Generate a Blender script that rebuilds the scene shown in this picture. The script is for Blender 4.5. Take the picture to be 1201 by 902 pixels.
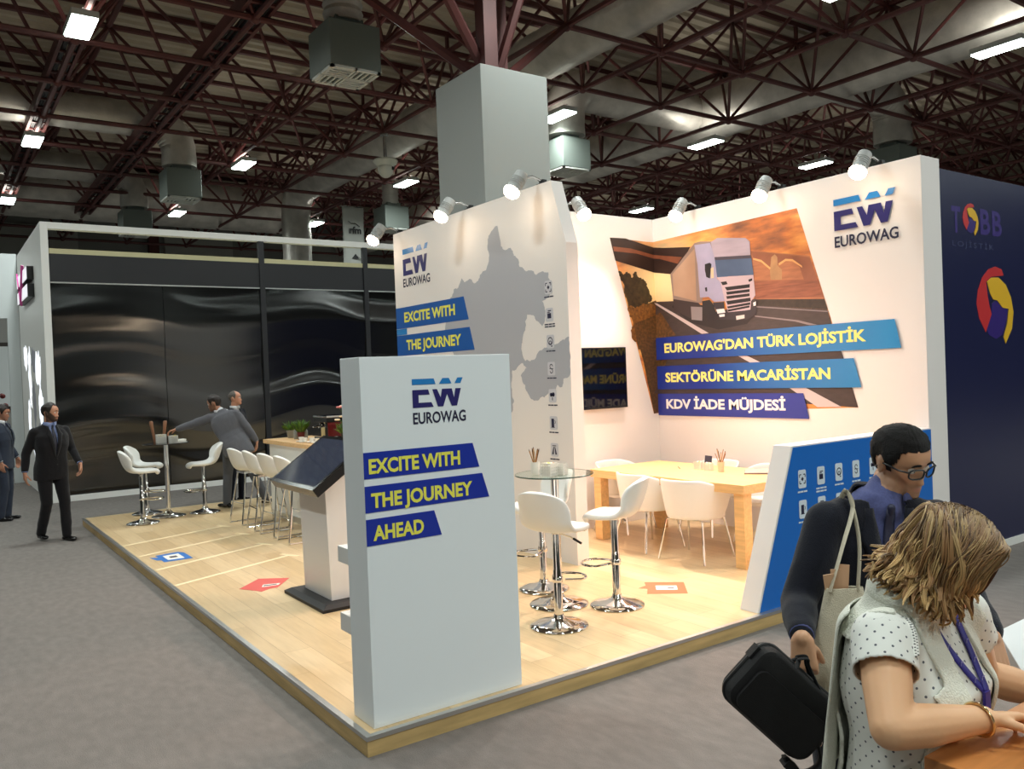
import bpy, bmesh, math, random
from math import sin, cos, pi, radians, sqrt, atan2
from mathutils import Vector, Matrix, Quaternion, noise
from mathutils.bvhtree import BVHTree

for _o in list(bpy.data.objects):
    bpy.data.objects.remove(_o)
SC = bpy.context.scene
COL = SC.collection

# ------------------------------------------------------------ camera
CAM_H = 1.92
_yaw, _pitch, _roll = radians(35.257), radians(-0.732), radians(-2.234)
_F = Vector((sin(_yaw) * cos(_pitch), cos(_yaw) * cos(_pitch), sin(_pitch)))
_R = Vector((cos(_yaw), -sin(_yaw), 0))
_U = _R.cross(_F)
_R2 = _R * cos(_roll) + _U * sin(_roll)
_U2 = _U * cos(_roll) - _R * sin(_roll)
cam_data = bpy.data.cameras.new('camera')
cam_data.sensor_width = 36.0
cam_data.sensor_fit = 'HORIZONTAL'
cam_data.lens = 36.0 * 974.52 / 1201.0
cam_data.clip_end = 300
cam = bpy.data.objects.new('camera', cam_data)
COL.objects.link(cam)
_m = Matrix.Identity(4)
for _i in range(3):
    _m[_i][0] = _R2[_i]; _m[_i][1] = _U2[_i]; _m[_i][2] = -_F[_i]
_m[0][3], _m[1][3], _m[2][3] = 0, 0, CAM_H
cam.matrix_world = _m
SC.camera = cam

# ------------------------------------------------------------ view and light levels
SC.view_settings.view_transform = 'Standard'
SC.view_settings.look = 'None'
SC.view_settings.gamma = 1
SC.view_settings.use_curve_mapping = False
SC.view_settings.exposure = 0.22

HALL_W = 84.0         # each hall panel lamp
SPOT_W = 135.0         # stand spotlights
WORLD_S = 0.12
ROOF_FILL_SHARE = 0.115  # share of lamp power given to the added roof fill
HALL_COL = (0.93, 1.0, 0.97)
SPOT_COL = (1.0, 0.71, 0.57)
SPOT_K = (0.6, 0.6, 0.8, 2.2, 2.0, 2.0, 1.6)

world = bpy.data.worlds.new('hall_air')
SC.world = world
world.use_nodes = True
_bg = world.node_tree.nodes['Background']
_bg.inputs[0].default_value = (0.75, 0.82, 0.80, 1)
_bg.inputs[1].default_value = WORLD_S

# ------------------------------------------------------------ colour and materials
def lin(c):
    c = c / 255.0
    return c / 12.92 if c <= 0.04045 else ((c + 0.055) / 1.055) ** 2.4

def rgb(r, g, b):
    return (lin(r), lin(g), lin(b), 1.0)

MATS = {}

def mat(name, col, rough=0.5, metal=0.0, spec=0.5, emit=None, estr=1.0, bump=None, vary=None, alpha=None,
        trans=0.0, coat=0.0, sheen=0.0):
    """col = sRGB triple. bump = (scale, strength[, detail]); vary = (scale, amount[, (sx,sy,sz)])"""
    if name in MATS:
        return MATS[name]
    m = bpy.data.materials.new(name)
    m.use_nodes = True
    nt = m.node_tree
    b = nt.nodes['Principled BSDF']
    c = rgb(*col)
    b.inputs['Base Color'].default_value = c
    b.inputs['Roughness'].default_value = rough
    b.inputs['Metallic'].default_value = metal
    b.inputs['Specular IOR Level'].default_value = spec
    if trans: b.inputs['Transmission Weight'].default_value = trans
    if coat: b.inputs['Coat Weight'].default_value = coat
    if sheen: b.inputs['Sheen Weight'].default_value = sheen
    if emit is not None:
        b.inputs['Emission Color'].default_value = rgb(*emit)
        b.inputs['Emission Strength'].default_value = estr
    tc = nt.nodes.new('ShaderNodeTexCoord')
    if vary:
        mp = nt.nodes.new('ShaderNodeMapping')
        mp.inputs['Scale'].default_value = vary[2] if len(vary) > 2 else (1, 1, 1)
        nt.links.new(tc.outputs['Object'], mp.inputs['Vector'])
        n = nt.nodes.new('ShaderNodeTexNoise')
        n.inputs['Scale'].default_value = vary[0]
        n.inputs['Detail'].default_value = 6
        nt.links.new(mp.outputs['Vector'], n.inputs['Vector'])
        r = nt.nodes.new('ShaderNodeValToRGB')
        k = vary[1]
        r.color_ramp.elements[0].position = 0.3
        r.color_ramp.elements[1].position = 0.7
        r.color_ramp.elements[0].color = (c[0] * (1 - k), c[1] * (1 - k), c[2] * (1 - k), 1)
        r.color_ramp.elements[1].color = (min(1, c[0] * (1 + k)), min(1, c[1] * (1 + k)), min(1, c[2] * (1 + k)), 1)
        nt.links.new(n.outputs['Fac'], r.inputs['Fac'])
        nt.links.new(r.outputs['Color'], b.inputs['Base Color'])
    if bump:
        n2 = nt.nodes.new('ShaderNodeTexNoise')
        n2.inputs['Scale'].default_value = bump[0]
        n2.inputs['Detail'].default_value = bump[2] if len(bump) > 2 else 3
        nt.links.new(tc.outputs['Object'], n2.inputs['Vector'])
        bp = nt.nodes.new('ShaderNodeBump')
        bp.inputs['Strength'].default_value = bump[1]
        bp.inputs['Distance'].default_value = 0.02
        nt.links.new(n2.outputs['Fac'], bp.inputs['Height'])
        nt.links.new(bp.outputs['Normal'], b.inputs['Normal'])
    MATS[name] = m
    return m

def nodes_of(m):
    nt = m.node_tree
    return nt, nt.nodes['Principled BSDF']

# ------------------------------------------------------------ object helpers
def tag(o, label=None, cat=None, group=None, kind=None):
    if label: o['label'] = label
    if cat: o['category'] = cat
    if group: o['group'] = group
    if kind: o['kind'] = kind
    return o

def empty(name, loc=(0, 0, 0), rz=0.0, label=None, cat=None, group=None, kind=None, parent=None):
    o = bpy.data.objects.new(name, None)
    o.empty_display_size = 0.1
    COL.objects.link(o)
    o.location = loc
    o.rotation_euler = (0, 0, rz)
    if parent is not None: o.parent = parent
    return tag(o, label, cat, group, kind)

def copy_tree(o, parent=None):
    c = o.copy()
    COL.objects.link(c)
    c.parent = parent
    for ch in list(o.children):
        d = copy_tree(ch, c)
    return c

class MB:
    """collects shapes and links them as ONE mesh object"""
    def __init__(self):
        self.v = []; self.f = []; self.mi = []; self.mats = []; self.cur = 0; self.sm = []; self.smooth = True
    def use(self, m):
        if m not in self.mats: self.mats.append(m)
        self.cur = self.mats.index(m)
        return self
    def add(self, vs, fs, smooth=None):
        o = len(self.v)
        self.v += [tuple(p) for p in vs]
        for f in fs:
            self.f.append([i + o for i in f]); self.mi.append(self.cur)
            self.sm.append(self.smooth if smooth is None else smooth)
        return self
    def box(self, lo, hi, M=None):
        x0, y0, z0 = lo; x1, y1, z1 = hi
        vs = [(x0, y0, z0), (x1, y0, z0), (x1, y1, z0), (x0, y1, z0), (x0, y0, z1), (x1, y0, z1), (x1, y1, z1), (x0, y1, z1)]
        if M is not None: vs = [M @ Vector(p) for p in vs]
        return self.add(vs, [(3, 2, 1, 0), (4, 5, 6, 7), (0, 1, 5, 4), (1, 2, 6, 5), (2, 3, 7, 6), (3, 0, 4, 7)], False)
    def prism(self, poly, h, M=None, z0=0.0):
        """poly 2D ccw extruded from z0 to h in local z, M maps to world"""
        n = len(poly)
        vs = [Vector((p[0], p[1], z0)) for p in poly] + [Vector((p[0], p[1], h)) for p in poly]
        if M is not None: vs = [M @ p for p in vs]
        a = sum(poly[i][0] * poly[(i + 1) % n][1] - poly[(i + 1) % n][0] * poly[i][1] for i in range(n))
        fs = [list(range(n - 1, -1, -1)), list(range(n, 2 * n))] + [(i, (i + 1) % n, n + (i + 1) % n, n + i) for i in range(n)]
        if a < 0: fs = [list(reversed(f)) for f in fs]
        return self.add(vs, fs, False)
    def tube(self, pts, r, n=8, closed=False, cap=True, flat=None, up=None):
        """tube along pts; r number or list; flat=(a,b) scales the section"""
        pts = [Vector(p) for p in pts]
        k = len(pts)
        rs = r if isinstance(r, (list, tuple)) else [r] * k
        up = Vector(up) if up is not None else None
        vs = []; prev = None
        for i, p in enumerate(pts):
            if closed: t = pts[(i + 1) % k] - pts[i - 1]
            elif i == 0: t = pts[1] - pts[0]
            elif i == k - 1: t = pts[-1] - pts[-2]
            else: t = (pts[i + 1] - pts[i]).normalized() + (pts[i] - pts[i - 1]).normalized()
            if t.length < 1e-9: t = Vector((0, 0, 1))
            t.normalize()
            if up is not None:
                a = up - t * up.dot(t)
                if a.length < 1e-5: a = t.orthogonal()
            elif prev is None:
                a = t.orthogonal()
            else:
                a = prev - t * prev.dot(t)
                if a.length < 1e-5: a = t.orthogonal()
            a.normalize(); prev = a
            b = t.cross(a)
            fa, fb = flat if flat else (1, 1)
            for j in range(n):
                q = 2 * pi * j / n
                vs.append(p + a * (cos(q) * rs[i] * fa) + b * (sin(q) * rs[i] * fb))
        fs = []
        m = k if closed else k - 1
        for i in range(m):
            for j in range(n):
                i2 = (i + 1) % k
                fs.append((i * n + j, i * n + (j + 1) % n, i2 * n + (j + 1) % n, i2 * n + j))
        if cap and not closed:
            fs.append(list(range(n - 1, -1, -1))); fs.append([(k - 1) * n + j for j in range(n)])
        return self.add(vs, fs)
    def lathe(self, prof, n=24, M=None, cap=True):
        """prof list of (r, z)"""
        vs = []
        for r, z in prof:
            for j in range(n):
                q = 2 * pi * j / n
                vs.append(Vector((r * cos(q), r * sin(q), z)))
        if M is not None: vs = [M @ p for p in vs]
        fs = []
        for i in range(len(prof) - 1):
            for j in range(n):
                fs.append((i * n + j, i * n + (j + 1) % n, (i + 1) * n + (j + 1) % n, (i + 1) * n + j))
        if cap:
            fs.append(list(range(n - 1, -1, -1))); fs.append([(len(prof) - 1) * n + j for j in range(n)])
        return self.add(vs, fs)
    def ell(self, c, r, M=None, nu=16, nv=10):
        c = Vector(c)
        if isinstance(r, (int, float)): r = (r, r, r)
        vs = []
        for i in range(1, nv):
            th = pi * i / nv
            for j in range(nu):
                q = 2 * pi * j / nu
                p = Vector((r[0] * sin(th) * cos(q), r[1] * sin(th) * sin(q), -r[2] * cos(th)))
                vs.append(c + (M @ p if M is not None else p))
        a = Vector((0, 0, -r[2])); b = Vector((0, 0, r[2]))
        vs.append(c + (M @ a if M is not None else a)); vs.append(c + (M @ b if M is not None else b))
        fs = []
        for i in range(nv - 2):
            for j in range(nu):
                fs.append((i * nu + j, i * nu + (j + 1) % nu, (i + 1) * nu + (j + 1) % nu, (i + 1) * nu + j))
        s = (nv - 1) * nu
        for j in range(nu):
            fs.append((s, (j + 1) % nu, j)); fs.append((s + 1, (nv - 2) * nu + j, (nv - 2) * nu + (j + 1) % nu))
        return self.add(vs, fs)
    def cap(self, p0, r0, p1, r1, n=14):
        """tapered capsule"""
        p0 = Vector(p0); p1 = Vector(p1)
        d = (p1 - p0); L = d.length
        d = d / L if L > 1e-9 else Vector((0, 0, 1))
        pts = []; rs = []
        for k in (90, 65, 40, 18): pts.append(p0 - d * r0 * sin(radians(k))); rs.append(max(1e-4, r0 * cos(radians(k))))
        pts.append(p0); rs.append(r0); pts.append(p1); rs.append(r1)
        for k in (18, 40, 65, 90): pts.append(p1 + d * r1 * sin(radians(k))); rs.append(max(1e-4, r1 * cos(radians(k))))
        return self.tube(pts, rs, n)
    def loft(self, rings, cap=True):
        n = len(rings[0]); vs = [p for r in rings for p in r]; fs = []
        for i in range(len(rings) - 1):
            for j in range(n):
                fs.append((i * n + j, i * n + (j + 1) % n, (i + 1) * n + (j + 1) % n, (i + 1) * n + j))
        if cap:
            fs.append(list(range(n - 1, -1, -1))); fs.append([(len(rings) - 1) * n + j for j in range(n)])
        return self.add(vs, fs)
    def mesh(self, name):
        me = bpy.data.meshes.new(name)
        me.from_pydata(self.v, [], self.f)
        for m in self.mats: me.materials.append(m)
        me.polygons.foreach_set('material_index', self.mi)
        me.polygons.foreach_set('use_smooth', self.sm)
        me.update()
        return me
    def build(self, name, m=None, parent=None, loc=None, rot=None, bevel=0.0, seg=2, fix=False):
        if m is not None and not self.mats:
            self.mats = [m]; self.mi = [0] * len(self.f)
        me = self.mesh(name)
        if fix:
            bm = bmesh.new(); bm.from_mesh(me)
            bmesh.ops.recalc_face_normals(bm, faces=bm.faces); bm.to_mesh(me); bm.free()
        o = bpy.data.objects.new(name, me)
        COL.objects.link(o)
        if parent is not None: o.parent = parent
        if loc is not None: o.location = loc
        if rot is not None: o.rotation_euler = rot
        if bevel:
            bv = o.modifiers.new('bevel', 'BEVEL'); bv.width = bevel; bv.segments = seg
            bv.limit_method = 'ANGLE'; bv.angle_limit = radians(40)
            me.polygons.foreach_set('use_smooth', [True] * len(me.polygons))
            wn = o.modifiers.new('wn', 'WEIGHTED_NORMAL'); wn.keep_sharp = True
        elif any(self.sm):
            try: me.set_sharp_from_angle(angle=radians(42))
            except Exception: pass
        return o

def frame(origin, right, up):
    """matrix whose local x runs along right, y along up, z out of the plane"""
    r = Vector(right).normalized(); u = Vector(up).normalized(); n = r.cross(u)
    M = Matrix.Identity(4)
    for i in range(3):
        M[i][0] = r[i]; M[i][1] = u[i]; M[i][2] = n[i]; M[i][3] = origin[i]
    return M

def along(p, q):
    p = Vector(p); d = Vector(q) - p
    return Matrix.Translation(p) @ d.to_track_quat('Z', 'Y').to_matrix().to_4x4()

def text_polys(s, bold=0.0, spacing=1.0):
    cu = bpy.data.curves.new('txt', 'FONT')
    cu.body = s; cu.size = 1.0; cu.offset = bold; cu.resolution_u = 3; cu.space_character = spacing
    o = bpy.data.objects.new('txt', cu); COL.objects.link(o)
    dg = bpy.context.evaluated_depsgraph_get()
    me = bpy.data.meshes.new_from_object(o.evaluated_get(dg))
    vs = [(v.co.x, v.co.y) for v in me.vertices]; fs = [list(p.vertices) for p in me.polygons]
    bpy.data.objects.remove(o); bpy.data.curves.remove(cu); bpy.data.meshes.remove(me)
    return vs, fs

def add_text(mb, s, M, x0, y0, w, h=None, bold=0.02, lift=0.002, ref=None, spacing=1.0):
    """fit s into w (and cap height h) with its baseline at y0, in the plane M"""
    vs, fs = text_polys(s, bold, spacing)
    xa = min(v[0] for v in vs); xb = max(v[0] for v in vs)
    cv, _ = text_polys('H', bold)
    ca = min(v[1] for v in cv); cb = max(v[1] for v in cv)
    sx = w / (xb - xa); sy = (h / (cb - ca)) if h else sx
    pts = [M @ Vector((x0 + (v[0] - xa) * sx, y0 + (v[1] - ca) * sy, lift)) for v in vs]
    n = (M.to_3x3() @ Vector((0, 0, 1)))
    out = []
    for f in fs:
        a, b, c = pts[f[0]], pts[f[1]], pts[f[2]]
        out.append(f if (b - a).cross(c - a).dot(n) >= 0 else list(reversed(f)))
    mb.add(pts, out, False)
    return mb
# ============================================================ MATERIALS
WHITE = mat('white_paint', (232, 232, 228), 0.45)
WALLW = mat('white_wall_board', (236, 231, 228), 0.5)
PILLARM = mat('grey_cladding', (140, 144, 141), 0.6)
CARPET = mat('grey_carpet', (125, 120, 116), 0.95, spec=0.1, vary=(16, 0.10, (1, 0.45, 1)), bump=(160, 0.35))
ALU = mat('aluminium', (200, 200, 198), 0.32, 0.9)
CHROME = mat('chrome', (225, 225, 225), 0.08, 1.0)
STEEL = mat('brushed_steel', (190, 190, 188), 0.25, 0.9)
BLACK = mat('black_plastic', (18, 18, 20), 0.35)
BLACKG = mat('gloss_black', (8, 8, 10), 0.05)
OAK = mat('oak', (214, 172, 118), 0.45, vary=(3, 0.16, (1, 14, 14)))
FASCIA = mat('pine_fascia', (196, 166, 112), 0.55, vary=(2.5, 0.2, (1, 1, 10)))
REDSTEEL = mat('red_oxide_steel', (84, 43, 41), 0.55, 0.15, vary=(1.5, 0.25))
DUCTM = mat('galvanised_duct', (186, 182, 174), 0.42, 0.35, vary=(3.0, 0.2), bump=(30, .25))
BOXM = mat('duct_box_grey', (104, 112, 106), 0.6)
ROOFM = mat('roof_sheet', (172, 161, 142), 0.7, vary=(0.6, 0.12))
HALLW = mat('hall_wall_grey', (120, 122, 118), 0.8, vary=(0.4, 0.08))
LAMPW = mat('lamp_diffuser', (250, 252, 250), 0.5, emit=(236, 255, 246), estr=14.0)
SPOTG = mat('spot_lens', (255, 240, 220), 0.4, emit=(255, 226, 190), estr=28.0)
BLUE = mat('stand_blue', (0, 104, 196), 0.4)
ROYAL = mat('royal_blue', (10, 46, 150), 0.4)
SKYB = mat('sky_blue', (30, 128, 200), 0.4)
NAVYI = mat('logo_navy', (36, 30, 104), 0.4)
INK = mat('ink_dark', (26, 26, 60), 0.5)
YELL = mat('letter_yellow', (240, 236, 90), 0.5)
PRWHITE = mat('print_white', (240, 240, 240), 0.5)
WIRE = mat('wire_dark', (30, 26, 26), 0.6)

# plank floor of the platform
PLANK = mat('beech_laminate', (222, 196, 152), 0.33)
nt, b = nodes_of(PLANK)
tc = nt.nodes.new('ShaderNodeTexCoord'); mp = nt.nodes.new('ShaderNodeMapping')
mp.inputs['Rotation'].default_value = (0, 0, radians(90))
br = nt.nodes.new('ShaderNodeTexBrick')
br.offset = 0.37; br.inputs['Scale'].default_value = 1.0
br.inputs['Brick Width'].default_value = 1.25; br.inputs['Row Height'].default_value = 0.19
br.inputs['Mortar Size'].default_value = 0.0016; br.inputs['Bias'].default_value = 0.0
br.inputs['Color1'].default_value = rgb(232, 206, 164); br.inputs['Color2'].default_value = rgb(212, 184, 140)
br.inputs['Mortar'].default_value = rgb(176, 146, 104)
nz = nt.nodes.new('ShaderNodeTexNoise'); nz.inputs['Scale'].default_value = 4.0; nz.inputs['Detail'].default_value = 5
mp2 = nt.nodes.new('ShaderNodeMapping'); mp2.inputs['Scale'].default_value = (9, 0.8, 1)
mx = nt.nodes.new('ShaderNodeMix'); mx.data_type = 'RGBA'; mx.blend_type = 'MULTIPLY'; mx.inputs[0].default_value = 0.35
rp = nt.nodes.new('ShaderNodeValToRGB')
rp.color_ramp.elements[0].color = (0.72, 0.66, 0.58, 1); rp.color_ramp.elements[1].color = (1, 1, 1, 1)
rp.color_ramp.elements[0].position = 0.3; rp.color_ramp.elements[1].position = 0.62
nt.links.new(tc.outputs['Object'], mp.inputs['Vector']); nt.links.new(mp.outputs['Vector'], br.inputs['Vector'])
nt.links.new(tc.outputs['Object'], mp2.inputs['Vector']); nt.links.new(mp2.outputs['Vector'], nz.inputs['Vector'])
nt.links.new(nz.outputs['Fac'], rp.inputs['Fac'])
nt.links.new(br.outputs['Color'], mx.inputs[6]); nt.links.new(rp.outputs['Color'], mx.inputs[7])
nt.links.new(mx.outputs[2], b.inputs['Base Color'])

# wavy glossy black film of the neighbouring stand
FILM = mat('wavy_gloss_black', (10, 10, 12), 0.13, spec=0.5)
_nt, _b = nodes_of(FILM)
_b.inputs['IOR'].default_value = 1.9; _b.inputs['Anisotropic'].default_value = 0.95
_tg = _nt.nodes.new('ShaderNodeCombineXYZ'); _tg.inputs[0].default_value = 1.0
_nt.links.new(_tg.outputs[0], _b.inputs['Tangent'])
FILM2 = mat('satin_black', (24, 25, 30), 0.5)
CREAM = mat('cream_strip', (196, 190, 150), 0.6)

# ============================================================ HALL SHELL
def struct(o):
    o['kind'] = 'structure'
    return o

PH = 0.105    # platform height
m = MB(); m.box((-16, -12, -0.1), (42, 44, 0.0)); struct(m.build('floor', CARPET))
for nm, lo, hi in (('wall_back', (-16, 34, 0), (42, 34.2, 9.4)), ('wall_left', (-16.2, -12, 0), (-16, 34, 9.4)),
                   ('wall_right', (42, -12, 0), (42.2, 34, 9.4)), ('wall_front', (-16, -12.2, 0), (42, -12, 9.4))):
    m = MB(); m.box(lo, hi); struct(m.build(nm, HALLW))
# corrugated roof, ribs running along x
prof = []
y = -12.0
while y < 34:
    prof += [(y, 9.02), (y + 0.12, 9.02), (y + 0.16, 8.96), (y + 0.28, 8.96)]
    y += 0.32
m = MB(); n = len(prof)
m.add([(-16, p[0], p[1]) for p in prof] + [(42, p[0], p[1]) for p in prof],
      [(i, i + 1, n + i + 1, n + i) for i in range(n - 1)], False)
struct(m.build('ceiling', ROOFM))
# panels on the far hall wall
m = MB()
m.use(mat('hall_panel', (150, 152, 146), 0.7))
for x0 in (2.2, 7.8, 13.0, 19.0, 25.0):
    m.box((x0, 33.9, 5.6), (x0 + 2.6, 34.0, 7.9))
m.use(REDSTEEL)
for x0 in (7.2, 12.6, 18.4):
    m.box((x0, 33.7, 0), (x0 + 0.35, 34.0, 9.0))
struct(m.build('trim_1'))

# ------------------------------------------------------------ space frame under the roof
ZB, ZT = 7.06, 8.55
NX = [2.0 * i for i in range(-2, 17)]
NY = [1.56 + 2.0 * j for j in range(-1, 16)]
sf = empty('roof_space_frame', (14, 14, ZB), kind='structure')
def up(o): o.parent = sf; o.matrix_parent_inverse = Matrix.Translation((-14, -14, -ZB)); return o
for y in NY:
    m = MB(); m.tube([(NX[0], y, ZB), (NX[-1], y, ZB)], 0.045, 6)
    for x in NX: m.ell((x, y, ZB), 0.085, nu=8, nv=6)
    up(m.build('bottom_chord', REDSTEEL))
for x in NX:
    m = MB(); m.tube([(x, NY[0], ZB), (x, NY[-1], ZB)], 0.045, 6); up(m.build('bottom_chord', REDSTEEL))
for y in NY[:-1]:
    m = MB(); m.tube([(NX[0] + 1, y + 1, ZT), (NX[-1] - 1, y + 1, ZT)], 0.055, 6); up(m.build('top_chord', REDSTEEL))
    m = MB(); m.box((NX[0], y + 0.97, 8.86), (NX[-1], y + 1.03, 8.96)); [m.box((x + 0.97, y + 0.97, ZT), (x + 1.03, y + 1.03, 8.86)) for x in NX[:-1]]; up(m.build('purlin', REDSTEEL))
for x in NX[:-1]:
    m = MB(); m.tube([(x + 1, NY[0] + 1, ZT), (x + 1, NY[-1] - 1, ZT)], 0.055, 6); up(m.build('top_chord', REDSTEEL))
for y in NY[:-1]:
    m = MB()
    for x in NX[:-1]:
        for dx in (0, 2):
            for dy in (0, 2):
                m.tube([(x + dx, y + dy, ZB), (x + 1, y + 1, ZT)], 0.032, 5, cap=False)
    up(m.build('web_row', REDSTEEL))
# steel columns that carry the frame above the clad pillar
m = MB()
for (x, y) in ((5.45, 7.95), (5.8, 8.25)):
    m.box((x - 0.09, y - 0.09, 5.3), (x + 0.09, y + 0.09, ZB))
m.tube([(5.62, 8.1, 5.3), (4.0, 7.56, ZB)], 0.06, 6); m.tube([(5.62, 8.1, 5.3), (8.0, 9.56, ZB)], 0.06, 6)
m.tube([(5.62, 8.1, 5.3), (6.0, 7.56, ZB)], 0.06, 6); m.tube([(5.62, 8.1, 5.3), (4.0, 9.56, ZB)], 0.06, 6)
up(m.build('column_head', REDSTEEL))

# ------------------------------------------------------------ cable trays on the left bays
def cable_tray(x, y0, y1, label, w=0.42):
    r = empty('cable_tray', (x, y0, ZB + 0.19), label=label, cat='cable tray', group='cable trays along the roof frame')
    m = MB(); m.use(REDSTEEL)
    m.box((-w / 2, 0, -0.14), (-w / 2 + 0.05, y1 - y0, 0.06)); m.box((w / 2 - 0.05, 0, -0.14), (w / 2, y1 - y0, 0.06))
    k = 0.2
    while k < y1 - y0:
        m.box((-w / 2, k, -0.13), (w / 2, k + 0.06, -0.10)); k += 0.5
    m.build('tray', None, r)
    m = MB()
    rnd = random.Random(int(x * 10))
    for i in range(5):
        px = -w / 2 + 0.09 + i * (w - 0.16) / 4
        pts = [(px + rnd.uniform(-0.02, 0.02), t * (y1 - y0) / 14, -0.075 + rnd.uniform(-0.012, 0.012)) for t in range(15)]
        m.tube(pts, 0.024, 6)
    m.build('cable', WIRE, r)
cable_tray(4.0, 6, 31, 'dark red cable tray with wires, the wider one right of the nearest ceiling lamp', 0.44)
cable_tray(2.0, 13.6, 31, 'narrow dark red cable tray behind the nearest ceiling lamp', 0.34)

# ------------------------------------------------------------ ducts
def corr(pts, r, step=0.10, amp=0.012):
    """resample a path into a ribbed duct"""
    P = [Vector(p) for p in pts]; out = []; rr = []
    for i in range(len(P) - 1):
        L = (P[i + 1] - P[i]).length; k = max(2, int(L / step))
        for j in range(k):
            out.append(P[i].lerp(P[i + 1], j / k)); rr.append(r + (amp if len(out) % 2 else -amp))
    out.append(P[-1]); rr.append(r)
    return out, rr
def elbow(c, a, bdir, r, n=7):
    """quarter bend around corner c coming along -a leaving along bdir"""
    c = Vector(c); a = Vector(a); bdir = Vector(bdir); o = c + a * r + bdir * r
    return [o - bdir * r * cos(t) - a * r * sin(t) for t in [i * pi / 2 / (n - 1) for i in range(n)]]
def duct(name, pts, r, label, step=0.3, amp=0.006, flange=2.0, parent=None, n=20):
    P, R = corr(pts, r, step, amp)
    m = MB(); m.tube(P, R, n)
    o = m.build(name, DUCTM, parent)
    if label: tag(o, label, 'air duct', 'round metal air ducts under the roof')
    return o
duct('air_duct', [(15.2, -4, 7.78), (15.2, 33.5, 7.78)], 0.60, 'longest and thickest round duct, running above the right wall spotlights')
duct('air_duct', [(9.52, -4, 7.75), (9.52, 23.6, 7.75)] + elbow((9.52, 24.6, 7.75), (0, -1, 0), (0, 0, -1), 0.8) + [(9.52, 24.6, 5.5)], 0.44,
     'round duct passing behind the grey pillar and turning down above the white beam')
duct('air_duct', [(-15.5, 19.0, 7.65)] + elbow((4.75, 19.0, 7.65), (-1, 0, 0), (0, 0, -1), 0.6) + [(4.75, 19.0, 6.72)], 0.36,
     'shiny round duct at upper left, nearest of three, bending down to a box')
duct('air_duct', [(-15.5, 23.8, 7.65)] + elbow((4.75, 23.8, 7.65), (-1, 0, 0), (0, 0, -1), 0.6) + [(4.75, 23.8, 6.72)], 0.34,
     'middle one of the three left ducts, thinner, bending down to a box')
duct('air_duct', [(-15.5, 27.6, 7.75), (10.5, 27.6, 7.75)], 0.75, 'farthest and thickest of the three left ducts, without a bend')
duct('air_duct', [(14.7, 13.2, 7.75)] + elbow((10.9, 13.2, 7.75), (1, 0, 0), (0, 0, -1), 0.6) + [(10.9, 13.2, 6.72)], 0.42,
     'short round duct bending down to a box right of the grey pillar')
duct('air_duct', [(15.7, 10.2, 7.75)] + elbow((17.9, 10.2, 7.75), (-1, 0, 0), (0, 0, -1), 0.55) + [(17.9, 10.2, 6.72)], 0.40,
     'short round duct branching off right and dropping behind the truck wall')
duct('air_duct', [(15.7, 6.6, 7.95), (22, 6.6, 7.95)], 0.36, 'short duct at the upper right corner above the last lamp')
duct('air_duct', [(4.8, 10.4, 8.9), (4.8, 10.4, 6.72)], 0.26, 'vertical duct feeding the grille box at top centre', 0.06, 0.012)
duct('air_duct', [(10.7, 20.6, 7.4), (10.7, 20.6, 6.72)], 0.22, 'short vertical duct above the box behind the dome camera', 0.06, 0.012)

def vent_box(x, y, label, s=0.36, rz=0.0, z=6.0):
    r = empty('vent_box', (x, y, z), rz, label, 'vent box', 'grey air outlet boxes under the ducts')
    m = MB(); m.box((-s, -s, 0.02), (s, s, 0.62)); m.build('casing', BOXM, r, bevel=0.012)
    m = MB(); m.prism([(-0.2, -0.2), (0.2, -0.2), (0.2, 0.2), (-0.2, 0.2)], 0.74, None, 0.60); m.build('collar', BOXM, r)
    m = MB(); g = s * 0.98
    m.box((-g, -g, -0.012), (g, -g + 0.05, 0.02)); m.box((-g, g - 0.05, -0.012), (g, g, 0.02))
    m.box((-g, -g, -0.012), (-g + 0.05, g, 0.02)); m.box((g - 0.05, -g, -0.012), (g, g, 0.02))
    m.box((-0.015, -g, -0.012), (0.015, g, 0.02)); m.box((-g, -0.015, -0.012), (g, 0.015, 0.02))
    for qx, qy in ((-1, -1), (1, -1), (-1, 1), (1, 1)):
        for k in range(4):
            t = 0.05 + k * 0.075
            if qx * qy > 0: m.box((min(qx * 0.02, qx * (g - 0.03)), qy * t - 0.012, -0.01), (max(qx * 0.02, qx * (g - 0.03)), qy * t + 0.012, 0.01))
            else: m.box((qx * t - 0.012, min(qy * 0.02, qy * (g - 0.03)), -0.01), (qx * t + 0.012, max(qy * 0.02, qy * (g - 0.03)), 0.01))
    m.build('grille', mat('grille_white', (205, 208, 202), 0.5), r)
    return r
vent_box(4.75, 19.0, 'grey vent box with a grille below the nearest left duct bend')
vent_box(4.75, 23.8, 'grey vent box below the middle left duct, just above the white beam')
vent_box(4.8, 10.4, 'large grey vent box with white grille at the top left of the pillar')
vent_box(10.9, 13.2, 'grey vent box right of the grey pillar')
vent_box(10.7, 20.6, 'grey vent box behind and right of the dome camera')
vent_box(17.9, 10.2, 'grey vent box half hidden behind the right wall top')

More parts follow.
